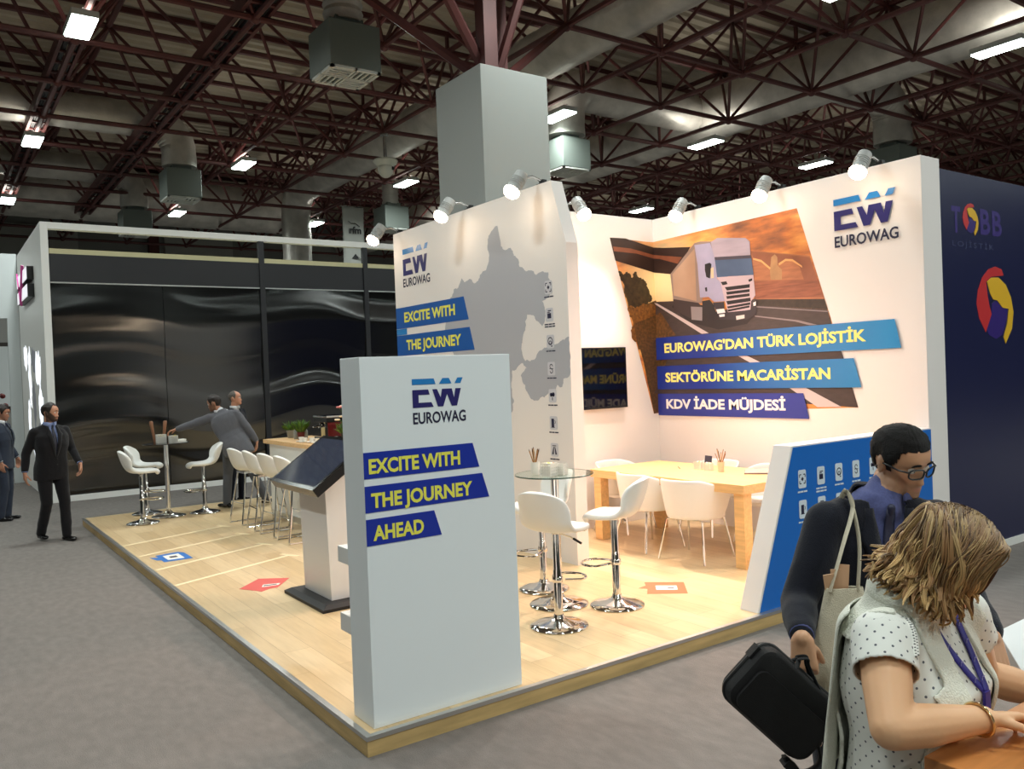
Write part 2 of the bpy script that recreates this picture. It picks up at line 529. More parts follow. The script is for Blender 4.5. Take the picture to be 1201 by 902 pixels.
# ------------------------------------------------------------ hall lamps
def make_lamp():
    r = empty('ceiling_lamp', (0, 0, 0), label='', cat='lamp', group='white rectangular hall lamps under the roof frame')
    m = MB(); m.box((-0.17, -0.40, 0.01), (0.17, 0.40, 0.10)); m.build('housing', mat('lamp_housing', (190, 196, 192), 0.5), r, bevel=0.01)
    m = MB(); m.box((-0.155, -0.385, -0.015), (0.155, 0.385, 0.012)); m.build('diffuser', LAMPW, r, bevel=0.006)
    m = MB(); m.box((-0.02, -0.3, 0.10), (0.02, -0.26, 0.16)); m.box((-0.02, 0.26, 0.10), (0.02, 0.3, 0.16)); m.build('bracket', STEEL, r)
    ld = bpy.data.lights.new('lamp_light', 'AREA'); ld.shape = 'RECTANGLE'; ld.size = 0.3; ld.size_y = 0.75
    ld.energy = HALL_W; ld.color = HALL_COL; ld.spread = radians(165)
    l = bpy.data.objects.new('lamp_light', ld); COL.objects.link(l); l.parent = r; l.location = (0, 0, -0.03)
    ud = bpy.data.lights.new('added_roof_fill', 'AREA'); ud.shape = 'RECTANGLE'; ud.size = 0.3; ud.size_y = 0.75  # upward fill added to each fixture to brighten the dark roof
    ud.energy = HALL_W * ROOF_FILL_SHARE; ud.color = (1.0, 0.96, 0.86)
    l = bpy.data.objects.new('added_roof_fill', ud); COL.objects.link(l); l.parent = r; l.location = (0, 0, 0.12); l.rotation_euler = (pi, 0, 0)
    return r
LX = [-2.15, 1.93, 6.08, 10.2, 14.4, 18.45, 22.6]; LY = [-5.9, 0.2, 6.35, 12.55, 18.75, 24.8]
lamp_label = {
    (1, 3): 'bright hall lamp at the top left corner, the largest one', (1, 4): 'hall lamp under the nearest left duct, second in the left row',
    (1, 5): 'hall lamp cut by the left picture edge', (2, 3): 'hall lamp just right of the top centre vent box',
    (2, 4): 'hall lamp right of the left duct bend', (2, 5): 'small hall lamp behind the two left vent boxes',
    (3, 3): 'hall lamp close to the right side of the grey pillar', (3, 4): 'hall lamp just left of the grey pillar',
    (3, 5): 'small hall lamp left of the hanging banner', (4, 2): 'hall lamp cut by the right picture edge at the top',
    (4, 3): 'hall lamp above the middle of the right wall', (5, 3): 'hall lamp above the right end of the truck picture',
    (5, 4): 'small hall lamp low above the corner of the stand walls'}
lamp0 = make_lamp(); first = True
for i, x in enumerate(LX):
    for j, y in enumerate(LY):
        o = lamp0 if first else copy_tree(lamp0)
        first = False
        o.location = (x, y, ZB - 0.205)
        o['label'] = lamp_label.get((i, j), 'white rectangular hall lamp outside the picture')
# ============================================================ STAND SHELL
# platform
X0, X1, Y0, Y1 = 1.765, 7.70, 3.89, 13.2
r = empty('stand_platform', (X0, Y0, 0), label='low wooden exhibition platform with beech laminate floor and pale edge', cat='platform')
def plc(mb, nm, mt, par, org, **k):
    o = mb.build(nm, mt, par, **k); o.matrix_parent_inverse = Matrix.Translation((-org[0], -org[1], -org[2])); return o
m = MB(); m.box((X0 + 0.03, Y0 + 0.03, 0.02), (X1, Y1 - 0.03, PH)); plc(m, 'laminate_deck', PLANK, r, (X0, Y0, 0))
m = MB()
m.box((X0, Y0, 0), (X1, Y0 + 0.03, 0.082)); m.box((X0, Y0 + 0.03, 0), (X0 + 0.03, Y1 - 0.03, 0.082)); m.box((X0, Y1 - 0.03, 0), (X1, Y1, 0.082))
plc(m, 'fascia_board', FASCIA, r, (X0, Y0, 0))
m = MB()
m.box((X0 - 0.004, Y0 - 0.004, 0.082), (X1, Y0 + 0.03, PH)); m.box((X0 - 0.004, Y0 + 0.03, 0.082), (X0 + 0.03, Y1 - 0.03, PH))
m.box((X0 - 0.004, Y1 - 0.03, 0.082), (X1, Y1 + 0.004, PH))
plc(m, 'edge_trim', ALU, r, (X0, Y0, 0))

# tall stand walls
MX = 4.919
m = MB(); m.box((7.36, 3.94, PH), (7.68, 7.45, 3.74)); struct(m.build('wall_stand_right', WALLW, bevel=0.004))
m = MB(); m.box((5.06, 7.30, PH), (7.36, 7.42, 3.74)); struct(m.build('wall_stand_back', WALLW, bevel=0.004))
m = MB(); m.box((5.06, 9.30, PH), (7.36, 9.44, 3.74)); struct(m.build('wall_stand_rear', WALLW))
m = MB()
poly = [(6.004, PH), (6.004, 3.126), (6.20, 3.74), (9.44, 3.74), (9.44, PH)]
Mz = frame((MX, 0, 0), (0, 1, 0), (0, 0, 1))   # local z = +x
m.prism(poly, 0.141, Mz)
struct(m.build('wall_stand_left', WALLW))
m = MB(); m.box((5.12, 7.615, PH), (6.05, 8.59, 5.35)); struct(m.build('pillar', PILLARM, bevel=0.01))

# ------------------------------------------------------------ logo, bars, icons
def unit_logo(mb, M, x0, y0, w, h, light, dark, lift=0.002):
    q = lambda pts: [M @ Vector((x0 + p[0] * w, y0 + p[1] * h, lift)) for p in pts]
    def poly(pts): mb.add(q(pts), [list(range(len(pts)))], False)
    mb.use(light)
    poly([(0, .80), (.455, .80), (.42, 1), (0, 1)]); poly([(.52, .80), (.77, .80), (.72, 1), (.59, 1)]); poly([(.83, .80), (.95, .80), (1, 1), (.89, 1)])
    mb.use(dark)
    poly([(0, .44), (.33, .44), (.305, .62), (0, .62)]); poly([(0, .17), (.115, .17), (.115, .44), (0, .44)]); poly([(0, 0), (.40, 0), (.36, .17), (0, .17)])
    poly([(.385, .62), (.485, 0), (.59, 0), (.545, .32), (.475, .62)]); poly([(.545, .32), (.59, 0), (.672, .43), (.672, .62), (.575, .62)])
    poly([(.672, .62), (.672, .43), (.76, 0), (.81, .30), (.77, .62)]); poly([(.81, .30), (.76, 0), (.865, 0), (.955, .62), (.845, .62)])
    return mb
def logo(parent, M, x0, y0, w, h, wx, wy, ww, wh, light=SKYB, dark=NAVYI, ink=INK):
    m = MB(); unit_logo(m, M, x0, y0, w, h, light, dark)
    lg = m.build('logo', None, parent)
    m = MB(); add_text(m, 'EUROWAG', M, wx, wy, ww, wh, 0.022); m.build('lettering', ink, lg)
    return lg
def bar(parent, M, x0, x1t, x1b, y0, y1, text, tx, tw, ty, th, tm=YELL, bm=ROYAL, bold=0.036):
    m = MB(); m.prism([(x0, y0), (x1b, y0), (x1t, y1), (x0, y1)], 0.003, M, 0.0005)
    br_ = m.build('slogan_bar', bm, parent)
    m = MB(); add_text(m, text, M, tx, ty, tw, th, bold, lift=0.0045); m.build('lettering', tm, br_)
    return br_
GLY = ['frame', 'truck', 'spiral', 'swap', 'cloud', 'pump', 'road']
def glyph(mb, M, x, y, s, kind):
    def P(pts): mb.add([M @ Vector((x + a * s, y + c * s, 0.004)) for a, c in pts], [list(range(len(pts)))], False)
    def R(a, c, d, e): P([(a, c), (d, c), (d, e), (a, e)])
    def ring(cx, cy, r0, r1, a0=0, a1=360, n=12):
        for k in range(n):
            t0, t1 = radians(a0 + (a1 - a0) * k / n), radians(a0 + (a1 - a0) * (k + 1) / n)
            P([(cx + r0 * cos(t0), cy + r0 * sin(t0)), (cx + r1 * cos(t0), cy + r1 * sin(t0)), (cx + r1 * cos(t1), cy + r1 * sin(t1)), (cx + r0 * cos(t1), cy + r0 * sin(t1))])
    if kind == 'frame':
        for sx in (-1, 1):
            for sy in (-1, 1):
                R(min(sx * .42, sx * .16), sy * .42 - .05, max(sx * .42, sx * .16), sy * .42 + .05); R(sx * .42 - .05, min(sy * .42, sy * .16), sx * .42 + .05, max(sy * .42, sy * .16))
        P([(-.2, 0), (0, -.22), (.2, 0), (0, .22)])
    elif kind == 'truck': R(-.3, -.35, .3, .15); R(-.3, .2, .1, .28); R(-.2, .34, .3, .44)
    elif kind == 'spiral': ring(0, .05, .30, .40); ring(0, -.1, .12, .2); R(.1, -.5, .3, -.38)
    elif kind == 'swap': ring(0, .22, .16, .25, 0, 270); ring(0, -.22, .16, .25, 180, 450); R(-.3, -.03, .3, .03)
    elif kind == 'cloud': ring(-.18, .1, 0, .2); ring(.16, .12, 0, .22); R(-.3, -.05, .3, .1); R(-.06, -.45, .06, -.15)
    elif kind == 'pump': R(-.3, -.42, .12, .42); ring(.2, .1, .1, .16, -90, 90); R(-.36, -.46, .2, -.40)
    else: P([(-.4, -.45), (-.12, -.45), (-.03, .3), (-.14, .3)]); P([(.12, -.45), (.4, -.45), (.14, .3), (.03, .3)]); R(-.3, .36, .3, .44)
def icon(parent, M, x, y, w, h, kind, plate, ink, cap, rows=1):
    m = MB(); c = w * 0.16
    pts = []
    for cx, cy, a in ((w / 2 - c, -h / 2 + c, -90), (w / 2 - c, h / 2 - c, 0), (-w / 2 + c, h / 2 - c, 90), (-w / 2 + c, -h / 2 + c, 180)):
        for k in range(4):
            t = radians(a + k * 30); pts.append((x + cx + c * cos(t), y + cy + c * sin(t)))
    m.prism(pts, 0.003, M, 0.0005)
    ic = m.build('icon', plate, parent)
    m = MB(); glyph(m, M, x, y, min(w, h) * 0.86, kind); m.build('symbol', ink, ic)
    m = MB()
    for k in range(rows):
        yy = y - h * 0.74 - k * h * 0.17
        seg = [(-.62, -.3), (-.26, .1), (.15, .62)] if rows == 1 else [(-.7, -.2), (-.14, .3), (.36, .7)]
        for a, e in seg:
            m.add([M @ Vector(p) for p in ((x + a * w, yy, .002), (x + e * w, yy, .002), (x + e * w, yy + h * .09, .002), (x + a * w, yy + h * .09, .002))], [(0, 1, 2, 3)], False)
    m.build('caption', cap, ic)
    return ic

# ------------------------------------------------------------ front display panel
fp = empty('display_panel', (1.834, 3.951, PH), label='tall white freestanding panel with logo and three blue slogan bars at the front corner', cat='display panel')
def ploc(mb, nm, mt, par, org, **k): return plc(mb, nm, mt, par, org, **k)
ORG = (1.834, 3.951, PH)
m = MB(); m.box((1.834, 3.951, PH), (2.782, 4.196, 2.037)); plc(m, 'panel_body', mat('panel_white', (236, 243, 246), 0.4), fp, ORG, bevel=0.003)
for z0, z1 in ((0.905, 0.995), (0.52, 0.62)):
    m = MB(); m.box((1.86, 4.19, z0), (2.72, 4.392, z1)); plc(m, 'shelf', WHITE, fp, ORG, bevel=0.003)
Mf = frame((0, 3.951, 0), (1, 0, 0), (0, 0, 1))   # normal -y
def reorg(o, org):
    if o.parent is not None and o.parent.type == 'EMPTY': o.matrix_parent_inverse = Matrix.Translation((-org[0], -org[1], -org[2]))
    return o
reorg(logo(fp, Mf, 2.135, 1.757, 0.321, 0.155, 2.134, 1.669, 0.333, 0.062), ORG)
BLUEF = mat('panel_royal', (8, 44, 160), 0.4)
reorg(bar(fp, Mf, 1.8345, 2.504, 2.543, 1.404, 1.541, 'EXCITE WITH', 1.862, 0.555, 1.428, 0.078, bm=BLUEF), ORG)
reorg(bar(fp, Mf, 1.8345, 2.560, 2.602, 1.228, 1.366, 'THE JOURNEY', 1.868, 0.622, 1.25, 0.078, bm=BLUEF), ORG)
reorg(bar(fp, Mf, 1.8345, 2.240, 2.282, 1.056, 1.194, 'AHEAD', 1.872, 0.30, 1.08, 0.078, bm=BLUEF), ORG)

# ------------------------------------------------------------ graphics on the left stand wall (facing -x, read towards -y)
Ml = frame((MX, 0, 0), (0, -1, 0), (0, 0, 1))     # local x = -y
lw = empty('wall_graphic', (MX, 9.4, 1.9), label='pale wall print with grey map, logo, blue slogan bars and a column of small icons', cat='wall print')
OL = (MX, 9.4, 1.9)
MAPG = mat('map_grey', (176, 178, 186), 0.55)
MAP = [(-8.068, 2.819), (-8.025, 2.896), (-7.921, 2.909), (-7.854, 3.003), (-7.794, 2.953), (-7.645, 2.967), (-7.574, 2.919), (-7.469, 3.0), (-7.352, 3.033), (-7.289, 3.156), (-7.311, 3.266), (-7.243, 3.407), (-7.166, 3.454), (-7.109, 3.462), (-7.084, 3.364), (-7.06, 3.248), (-6.985, 3.188), (-6.884, 3.199), (-6.836, 3.113), (-6.764, 3.068), (-6.75, 2.995), (-6.678, 2.964), (-6.553, 2.933), (-6.478, 2.875), (-6.379, 2.899), (-6.284, 2.879), (-6.256, 2.78), (-6.238, 2.691), (-6.299, 2.645), (-6.397, 2.613), (-6.366, 2.557), (-6.354, 2.472), (-6.412, 2.371), (-6.472, 2.418), (-6.546, 2.488), (-6.646, 2.504), (-6.687, 2.434), (-6.693, 2.348), (-6.743, 2.263), (-6.759, 2.133), (-6.713, 2.044), (-6.633, 2.037), (-6.538, 2.064), (-6.491, 2.122), (-6.391, 2.163), (-6.253, 2.178), (-6.145, 2.209), (-6.006, 2.245), (-6.006, 2.101), (-6.015, 1.888), (-6.107, 1.859), (-6.138, 1.777), (-6.21, 1.799), (-6.264, 1.741), (-6.349, 1.733), (-6.421, 1.678), (-6.546, 1.648), (-6.669, 1.7), (-6.728, 1.805), (-6.797, 1.898), (-6.688, 1.974), (-6.759, 2.024), (-6.876, 1.961), (-6.945, 1.952), (-6.972, 1.785), (-6.935, 1.651), (-6.957, 1.551), (-7.1, 1.50), (-7.3, 1.62), (-7.6, 1.75), (-7.9, 1.95), (-8.1, 2.2), (-8.25, 2.45), (-8.2, 2.7)]
def rough_line(pts, depth=3, amp=0.16, seed=3):
    rnd = random.Random(seed)
    for _ in range(depth):
        out = []
        for i in range(len(pts)):
            a = Vector(pts[i]); c = Vector(pts[(i + 1) % len(pts)])
            d = c - a; nrm = Vector((-d.y, d.x))
            out += [a, (a + c) / 2 + nrm * rnd.uniform(-amp, amp)]
        pts = out
    return pts
m = MB(); m.add([Ml @ Vector((p[0], p[1], 0.0012)) for p in rough_line(MAP)], [list(range(len(MAP) * 8))], False)
reorg(m.build('map_print', MAPG, lw), OL)
reorg(logo(lw, Ml, -9.205, 3.185, 0.64, 0.33, -9.215, 3.045, 0.67, 0.105), OL)
WB = mat('wall_bar_blue', (0, 84, 168), 0.4)
reorg(bar(lw, Ml, -9.435, -7.818, -7.732, 2.54, 2.80, 'EXCITE WITH', -9.22, 1.21, 2.61, 0.125, bm=WB), OL)
reorg(bar(lw, Ml, -9.435, -7.719, -7.634, 2.20, 2.455, 'THE JOURNEY', -9.19, 1.29, 2.265, 0.125, bm=WB), OL)
reorg(bar(lw, Ml, -9.435, -8.35, -8.27, 1.86, 2.115, 'AHEAD', -9.17, 0.62, 1.925, 0.125, bm=WB), OL)
m = MB(); m.prism([(-9.435, 2.46), (-9.17, 2.46), (-9.17, 2.535), (-9.435, 2.535)], 0.002, Ml); reorg(m.build('accent_strip', SKYB, lw), OL)
ICP = mat('icon_plate_pale', (205, 205, 212), 0.5)
for k, z in enumerate((2.735, 2.472, 2.215, 1.955, 1.695, 1.433, 1.175)):
    reorg(icon(lw, Ml, -6.29, z, 0.115, 0.13, GLY[k], ICP, INK, INK, 2 if k == 1 else 1), OL)

# ------------------------------------------------------------ truck mural across the corner of the two stand walls
MURAL = [
('sky', [(-0.707, 3.479), (-0.114, 3.464), (2.059, 3.502), (2.671, 1.465), (-0.093, 1.366)]),
('glow', [(-0.246, 3.133), (0.274, 3.041), (0.369, 3.097), (0.541, 2.926), (0.35, 2.71), (0.046, 2.739), (-0.068, 2.881)]),
('sun', [(0.119, 3.008), (0.226, 3.021), (0.294, 2.971), (0.289, 2.886), (0.206, 2.844), (0.114, 2.896)]),
('bridge', [(-0.711, 3.478), (-0.461, 3.484), (-0.16, 3.43), (0.173, 3.371), (0.604, 3.319), (0.557, 3.265), (0.418, 3.158), (0.274, 3.041), (-0.635, 3.21)]),
('bridgelit', [(-0.667, 3.376), (-0.375, 3.367), (0.002, 3.309), (0.466, 3.219), (0.394, 3.151), (0.096, 3.249), (-0.284, 3.312), (-0.652, 3.321)]),
('trees', [(-0.595, 3.094), (-0.55, 3.087), (-0.519, 3.029), (-0.482, 3.073), (-0.413, 3.067), (-0.381, 3.017), (-0.296, 3.089), (-0.252, 3.022), (-0.182, 2.998), (-0.138, 2.931), (-0.094, 2.845), (-0.063, 2.742), (-0.151, 2.671), (-0.273, 2.601), (-0.457, 2.667), (-0.566, 3.002)]),
('bush2', [(-0.529, 2.919), (-0.403, 2.632), (0.01, 2.752), (0.348, 2.35), (0.368, 1.415), (-0.093, 1.366), (-0.253, 2.078)]),
('bush', [(-0.469, 2.65), (-0.293, 2.669), (-0.065, 2.707), (0.087, 2.597), (0.241, 2.379), (0.33, 2.305), (-0.099, 2.273), (-0.093, 2.152), (-0.319, 2.155), (-0.386, 2.463)]),
('bush2', [(-0.331, 2.308), (-0.103, 2.339), (-0.098, 1.548)]),
('railing', [(-0.029, 2.69), (0.044, 2.696), (0.297, 2.562), (0.513, 2.344), (0.33, 2.305), (0.131, 2.524)]),
('river', [(1.465, 3.152), (2.192, 2.997), (2.345, 2.545), (1.499, 2.616)]),
('riverb', [(1.479, 2.82), (2.28, 2.751), (2.337, 2.567), (1.499, 2.627)]),
('arch', [(1.465, 3.147), (1.783, 3.076), (2.191, 2.983), (2.272, 2.752), (2.116, 2.762), (2.071, 2.898), (1.989, 2.974), (1.903, 2.993), (1.814, 2.953), (1.723, 2.92), (1.6, 3.019), (1.499, 3.06)]),
('pier', [(1.728, 3.047), (1.774, 3.07), (1.803, 3.036), (1.805, 2.947), (1.856, 2.896), (1.851, 2.793), (1.709, 2.809), (1.705, 2.915)]),
('arch2', [(1.814, 2.968), (1.904, 3.005), (1.99, 2.989), (2.097, 2.909), (2.101, 2.887), (1.985, 2.968), (1.906, 2.981), (1.822, 2.945)]),
('arch3', [(1.496, 3.069), (1.6, 3.034), (1.715, 2.936), (1.705, 2.918), (1.596, 3.012), (1.495, 3.051)]),
('grass', [(1.49, 2.623), (2.345, 2.545), (2.377, 2.437), (1.496, 2.558)]),
('road', [(-0.003, 2.526), (0.021, 2.733), (0.304, 2.715), (0.65, 2.451), (1.508, 2.632), (1.496, 2.558), (2.372, 2.437), (2.417, 2.286), (2.528, 1.971), (2.671, 1.465), (-0.081, 1.613), (0.202, 2.065)]),
('verge', [(-0.374, 2.463), (0.087, 2.597), (0.33, 2.305), (-0.099, 2.273), (-0.093, 2.152), (-0.319, 2.155)]),
('white', [(-0.028, 2.722), (0.032, 2.714), (0.836, 2.299), (0.73, 2.297)]),
('white', [(1.24, 2.024), (1.369, 2.018), (1.546, 1.939), (1.403, 1.943)]),
('white', [(1.877, 1.674), (2.073, 1.672), (2.495, 1.468), (2.222, 1.465)]),
('white2', [(1.496, 2.55), (2.388, 2.422), (2.39, 2.411), (1.495, 2.537)]),
('white2', [(1.491, 2.448), (2.032, 2.357), (2.262, 2.292), (2.164, 2.296), (1.998, 2.345), (1.491, 2.436)]),
('shadow', [(0.278, 2.649), (0.35, 2.71), (0.788, 2.62), (1.131, 2.447), (1.501, 2.464), (1.382, 2.365), (0.983, 2.33), (0.562, 2.441)]),
('trailer', [(0.274, 3.041), (0.672, 3.355), (0.758, 3.359), (0.967, 3.327), (0.746, 2.649), (0.704, 2.657), (0.305, 2.74)]),
('trailerlit', [(0.309, 3.037), (0.669, 3.29), (0.672, 2.68), (0.319, 2.781)]),
('trailerdk', [(0.305, 2.74), (0.704, 2.657), (0.765, 2.59), (0.737, 2.453), (0.564, 2.491), (0.31, 2.604)]),
('tank', [(0.582, 2.625), (0.755, 2.604), (0.747, 2.447), (0.586, 2.472)]),
('cabside', [(0.67, 3.331), (0.905, 3.32), (0.97, 3.158), (0.989, 2.907), (1.048, 2.852), (1.089, 2.641), (0.936, 2.647), (0.855, 2.712), (0.728, 2.716), (0.707, 3.104)]),
('cabtop', [(0.915, 3.327), (1.01, 3.36), (1.404, 3.299), (1.459, 3.252), (1.462, 3.105), (0.959, 3.151)]),
('sunvis', [(0.963, 3.151), (1.468, 3.103), (1.474, 3.062), (0.968, 3.11)]),
('glass', [(0.968, 3.115), (1.474, 3.069), (1.496, 2.882), (1.152, 2.912), (1.02, 2.895), (0.99, 2.923)]),
('cabfront', [(0.99, 2.92), (1.491, 2.887), (1.509, 2.663), (1.45, 2.607), (1.437, 2.516), (1.134, 2.502), (1.089, 2.641), (1.038, 2.853)]),
('dark', [(1.039, 2.861), (1.12, 2.86), (1.138, 2.826), (1.067, 2.821)]),
('dark', [(1.422, 2.844), (1.476, 2.853), (1.475, 2.827), (1.431, 2.817)]),
('dark', [(1.096, 2.796), (1.443, 2.793), (1.438, 2.755), (1.125, 2.756)]),
('dark', [(1.114, 2.742), (1.437, 2.739), (1.436, 2.709), (1.123, 2.709)]),
('dark', [(1.112, 2.694), (1.435, 2.693), (1.434, 2.663), (1.121, 2.662)]),
('dark', [(1.11, 2.639), (1.442, 2.646), (1.446, 2.607), (1.128, 2.598)]),
('dark', [(1.117, 2.578), (1.44, 2.596), (1.439, 2.57), (1.132, 2.555)]),
('dark', [(1.125, 2.542), (1.429, 2.563), (1.428, 2.541), (1.134, 2.519)]),
('dark', [(0.82, 3.089), (0.894, 3.096), (0.918, 3.076), (0.886, 2.919), (0.834, 2.941), (0.817, 3.024)]),
('mirror', [(0.904, 3.03), (0.946, 3.041), (0.945, 2.92), (0.903, 2.917)]),
('dark', [(0.808, 2.822), (0.84, 2.824), (0.842, 2.778), (0.816, 2.777)]),
('bumper', [(1.084, 2.514), (1.446, 2.512), (1.525, 2.6), (1.516, 2.463), (1.384, 2.412), (1.009, 2.44), (0.972, 2.523), (0.915, 2.641), (1.079, 2.634)]),
('wheel', [(0.758, 2.672), (0.875, 2.677), (0.934, 2.607), (0.961, 2.524), (0.927, 2.446), (0.843, 2.445), (0.772, 2.524)]),
('lampw', [(0.963, 2.559), (1.076, 2.559), (1.094, 2.513), (0.981, 2.51)]),
('lampw', [(1.001, 2.497), (1.083, 2.498), (1.082, 2.47), (1.01, 2.469)]),
('lampw', [(1.478, 2.589), (1.516, 2.598), (1.514, 2.555), (1.482, 2.55)]),
('plate', [(1.241, 2.462), (1.358, 2.468), (1.356, 2.429), (1.245, 2.419)])]
SUNSET = mat('print_sunset', (238, 150, 74), 0.5)
nt, b = nodes_of(SUNSET)
tc = nt.nodes.new('ShaderNodeTexCoord'); mp = nt.nodes.new('ShaderNodeMapping'); mp.inputs['Scale'].default_value = (1, 0.9, 3.2); mp.inputs['Rotation'].default_value = (radians(12), 0, 0)
nz = nt.nodes.new('ShaderNodeTexNoise'); nz.inputs['Scale'].default_value = 2.1; nz.inputs['Detail'].default_value = 6
rp = nt.nodes.new('ShaderNodeValToRGB'); e = rp.color_ramp.elements
e[0].position = 0.30; e[0].color = rgb(120, 76, 56); e[1].position = 0.72; e[1].color = rgb(244, 190, 112)
x = e.new(0.45); x.color = rgb(198, 116, 62); x = e.new(0.58); x.color = rgb(234, 156, 80)
nt.links.new(tc.outputs['Object'], mp.inputs['Vector']); nt.links.new(mp.outputs['Vector'], nz.inputs['Vector'])
nt.links.new(nz.outputs['Fac'], rp.inputs['Fac'])
vd = nt.nodes.new('ShaderNodeVectorMath'); vd.operation = 'DISTANCE'; vd.inputs[1].default_value = (7.36, 7.12, 2.98); nt.links.new(tc.outputs['Object'], vd.inputs[0])
mr = nt.nodes.new('ShaderNodeMapRange'); mr.interpolation_type = 'SMOOTHSTEP'; mr.inputs['From Min'].default_value = 0.75; mr.inputs['From Max'].default_value = 0.02; nt.links.new(vd.outputs['Value'], mr.inputs['Value'])
mg = nt.nodes.new('ShaderNodeMix'); mg.data_type = 'RGBA'; mg.inputs[7].default_value = rgb(255, 232, 176)
nt.links.new(mr.outputs[0], mg.inputs[0]); nt.links.new(rp.outputs['Color'], mg.inputs[6]); nt.links.new(mg.outputs[2], b.inputs['Base Color'])
PR = dict(sky=SUNSET, glow=mat('print_glow', (255, 192, 96), .5, vary=(3, .15)), sun=mat('print_sun', (255, 236, 180), .5),
    bridge=mat('print_bridge', (48, 28, 22), .5), bridgelit=mat('print_bridge_lit', (132, 74, 48), .5, vary=(6, .2)),
    trees=mat('print_trees', (58, 44, 26), .5, vary=(22, .5)), bush=mat('print_bush', (128, 82, 34), .5, vary=(30, .55)), bush2=mat('print_bush2', (86, 60, 28), .5, vary=(30, .5)),
    railing=mat('print_railing', (112, 66, 40), .5), river=mat('print_river', (182, 114, 76), .5, vary=(5, .2, (1, 1, 6))), riverb=mat('print_river2', (152, 88, 62), .5, vary=(5, .3, (1, 1, 9))),
    arch=mat('print_arch', (152, 90, 62), .5, vary=(5, .15)), pier=mat('print_pier', (188, 140, 96), .5, vary=(8, .15)), arch2=mat('print_arch_lit', (236, 176, 110), .5),
    grass=mat('print_grass', (52, 40, 30), .5, vary=(20, .3)), road=mat('print_road', (66, 54, 52), .5, vary=(9, .18, (1, 1, 4))), verge=mat('print_verge', (98, 66, 34), .5, vary=(30, .5)),
    white=mat('print_line', (206, 190, 190), .5), white2=mat('print_line2', (140, 128, 130), .5), shadow=mat('print_shadow', (40, 32, 32), .5),
    trailer=mat('print_trailer', (148, 126, 116), .5), trailerlit=mat('print_trailer_lit', (186, 152, 128), .5, vary=(2, .12)), trailerdk=mat('print_trailer_low', (62, 48, 48), .5),
    tank=mat('print_tank', (150, 140, 142), .5), cabside=mat('print_cab_side', (168, 162, 190), .5, vary=(4, .1)), cabtop=mat('print_cab_top', (178, 162, 176), .5, vary=(3, .08, (1, 1, 5))),
    sunvis=mat('print_visor', (74, 66, 78), .5), glass=mat('print_windscreen', (76, 96, 128), .5, vary=(3, .15)), cabfront=mat('print_cab_front', (206, 182, 190), .5), dark=mat('print_dark', (30, 24, 28), .5),
    mirror=mat('print_mirror', (230, 200, 160), .5), bumper=mat('print_bumper', (52, 44, 50), .5), wheel=mat('print_wheel', (34, 30, 32), .5), lampw=mat('print_lamp', (240, 236, 236), .5), plate=mat('print_plate', (220, 210, 206), .5))
PR['arch3'] = PR['arch2']
def clip(poly, sgn):
    out = []
    for i in range(len(poly)):
        a = poly[i]; c = poly[(i + 1) % len(poly)]
        ina = a[0] * sgn >= 0; inc = c[0] * sgn >= 0
        if ina: out.append(a)
        if ina != inc:
            t = a[0] / (a[0] - c[0]); out.append((0.0, a[1] + (c[1] - a[1]) * t))
    return out
mu = empty('wall_mural', (7.36, 6.2, 2.4), label='large sunset picture of a white truck on a road crossed by blue slogan bars', cat='mural')
OM = (7.36, 6.2, 2.4)
m = MB()
def jag(pts):
    return [tuple(p) for p in rough_line(pts, 4, 0.24, 5)]
for k, (nm, pts) in enumerate(MURAL):
    if nm in ('glow', 'sun'): continue
    m.use(PR[nm])
    if nm in ('trees', 'bush'): pts = jag(pts)
    lift = 0.001 + 0.00022 * k
    a = clip(pts, 1)
    if len(a) > 2: m.add([(7.36 - lift, 7.30 - p[0], p[1]) for p in a], [list(range(len(a)))], False)
    a = clip(pts, -1)
    if len(a) > 2: m.add([(7.36 + p[0], 7.30 - lift, p[1]) for p in a], [list(range(len(a)))], False)
reorg(m.build('picture', None, mu, fix=False), OM)
Mr = frame((7.36 - 0.0115, 0, 0), (0, -1, 0), (0, 0, 1))
def grad(nm, c0, c1):
    g = mat(nm, c0, 0.4)
    nt, b = nodes_of(g)
    tc = nt.nodes.new('ShaderNodeTexCoord'); sp = nt.nodes.new('ShaderNodeSeparateXYZ'); mr = nt.nodes.new('ShaderNodeMapRange'); rp = nt.nodes.new('ShaderNodeValToRGB')
    mr.inputs['From Min'].default_value = 7.3; mr.inputs['From Max'].default_value = 4.3
    rp.color_ramp.elements[0].color = rgb(*c0); rp.color_ramp.elements[1].color = rgb(*c1); rp.color_ramp.elements[0].position = 0.25
    nt.links.new(tc.outputs['Object'], sp.inputs[0]); nt.links.new(sp.outputs[1], mr.inputs['Value']); nt.links.new(mr.outputs[0], rp.inputs[0]); nt.links.new(rp.outputs[0], b.inputs['Base Color'])
    return g
GB = grad('bar_blue_fade', (26, 50, 140), (40, 140, 200)); GB2 = mat('bar_indigo', (40, 54, 146), 0.4)
CREAMY = mat('letter_cream', (246, 236, 130), 0.5)
reorg(bar(mu, Mr, -7.299, -4.227, -4.171, 2.02, 2.29, "EUROWAG'DAN TÜRK LOJİSTİK", -7.16, 2.645, 2.10, 0.115, CREAMY, GB), OM)
reorg(bar(mu, Mr, -7.299, -4.654, -4.583, 1.66, 1.943, 'SEKTÖRÜNE MACARİSTAN', -7.16, 2.25, 1.745, 0.115, CREAMY, GB), OM)
reorg(bar(mu, Mr, -7.299, -5.232, -5.172, 1.343, 1.606, 'KDV İADE MÜJDESİ', -7.16, 1.71, 1.425, 0.115, PRWHITE, GB2), OM)
wl = empty('wall_logo', (7.36, 4.5, 3.2), label='dark blue company logo with lettering at the right end of the bright stand wall', cat='logo')
